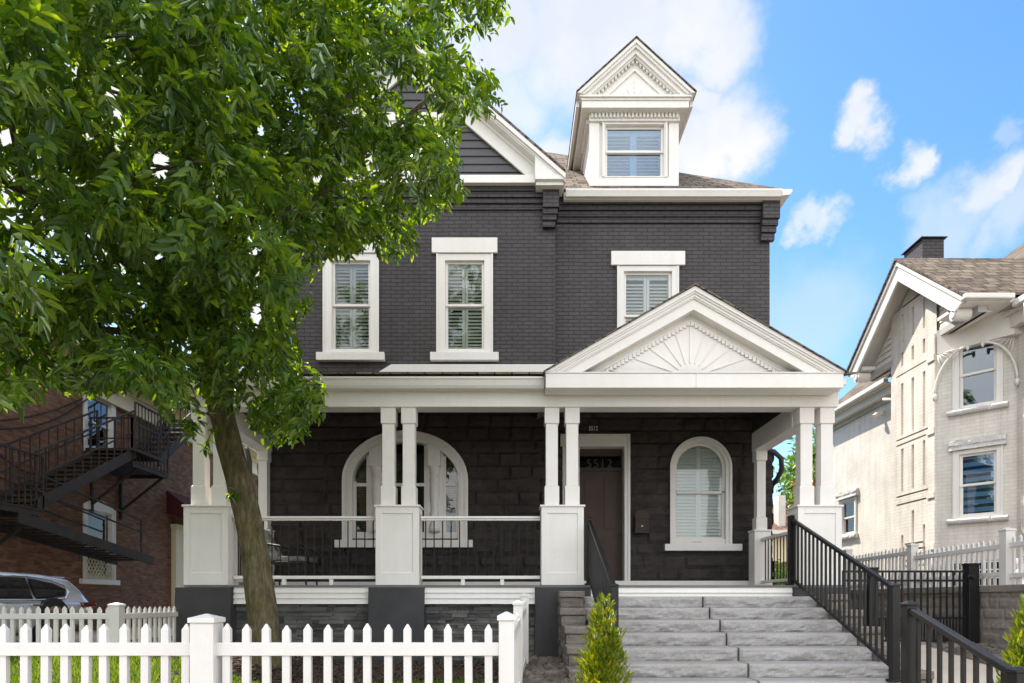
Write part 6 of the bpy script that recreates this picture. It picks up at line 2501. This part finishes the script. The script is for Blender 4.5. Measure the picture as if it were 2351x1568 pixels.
def build_ground_cover():
    # mulch bed: base sheet plus loose bark
    mb = MB()
    xs = np.linspace(-5.0, .2, 27)
    ys = np.linspace(7.0, 9.95, 16)
    for y in ys:
        for x in xs:
            mb.v.append((float(x), float(y), ground_z(x, y) + (.012 if bed_mask(np.array(x), np.array(y)) else -.03)))
    for j in range(len(ys) - 1):
        for i in range(len(xs) - 1):
            a = j * len(xs) + i
            mb.f.append((a, a + 1, a + len(xs) + 1, a + len(xs)))
    tag(mb.build('mulch_bed', 'mulch_soil'), kind='structure')

    def scatter(name, mat, n, x0, x1, y0, y1, lo, hi, flat, mask=None, zf=ground_z, off=.01):
        x, y = RNG.uniform(x0, x1, n), RNG.uniform(y0, y1, n)
        if mask is not None:
            k = mask(x, y)
            x, y = x[k], y[k]
        n = len(x)
        z = np.array([zf(a, b) for a, b in zip(x, y)]) + off + RNG.uniform(0, hi * .5, n)
        s = RNG.uniform(lo, hi, n)[:, None]
        corners = np.array([[-1, -1, -1], [1, -1, -1], [1, 1, -1], [-1, 1, -1], [-1, -1, 1], [1, -1, 1], [1, 1, 1], [-1, 1, 1]], float)
        ax = unit(RNG.normal(size=(n, 3)) * np.array([1, 1, .35]))
        bx = unit(np.cross(ax, RNG.normal(size=(n, 3)) * .4 + np.array([0, 0, 1])))
        cx_ = np.cross(ax, bx)
        jit = RNG.uniform(.6, 1.15, (n, 8, 3))
        c = corners[None] * jit
        dims = np.array(flat)
        v = (np.stack([x, y, z], 1)[:, None] + ax[:, None] * (c[..., 0:1] * s[:, None] * dims[0]) + bx[:, None] * (c[..., 1:2] * s[:, None] * dims[1]) + cx_[:, None] * (c[..., 2:3] * s[:, None] * dims[2])).reshape(-1, 3)
        k = np.arange(n)[:, None] * 8
        q = np.concatenate([k + np.array([f]) for f in MB.HEX], 0)
        return tag(np_mesh(name, v, q, mat), kind='stuff')
    scatter('mulch', 'mulch_chip', 7000, -5, .2, 7.3, 9.9, .015, .05, (1, .38, .18), bed_mask)
    scatter('gravel', 'gravel_stone', 1300, .12, .72, 6.5, 10.0, .025, .085, (1, .8, .6))
    scatter('gravel', 'gravel_stone', 2200, 6.4, 7.22, 6.2, 10.1, .02, .06, (1, .8, .6), None, lambda x, y: path_z(y) - .03)
    # lawn
    n = 42000
    x, y = RNG.uniform(-6.4, .1, n), RNG.uniform(4.2, 9.6, n)
    k = ~bed_mask(x, y) & (x + (y - 4) * .72 > -6.4 + 2.4 * 0)
    x, y = x[k], y[k]
    n = len(x)
    z = np.array([ground_z(a, b) for a, b in zip(x, y)]) - .02
    p = np.stack([x, y, z], 1)
    d = RNG.normal(size=(n, 3)) * .35 + np.array([0, 0, 1.0])
    nn = RNG.normal(size=(n, 3)) * np.array([1, 1, .2])
    L = RNG.uniform(.05, .11, n)
    v, q = leaflets(p, d, nn, L, np.full(n, .011), .1, .25)
    tag(np_mesh('grass', v, q, 'grass_leaf'), kind='stuff')


build_ground_cover()
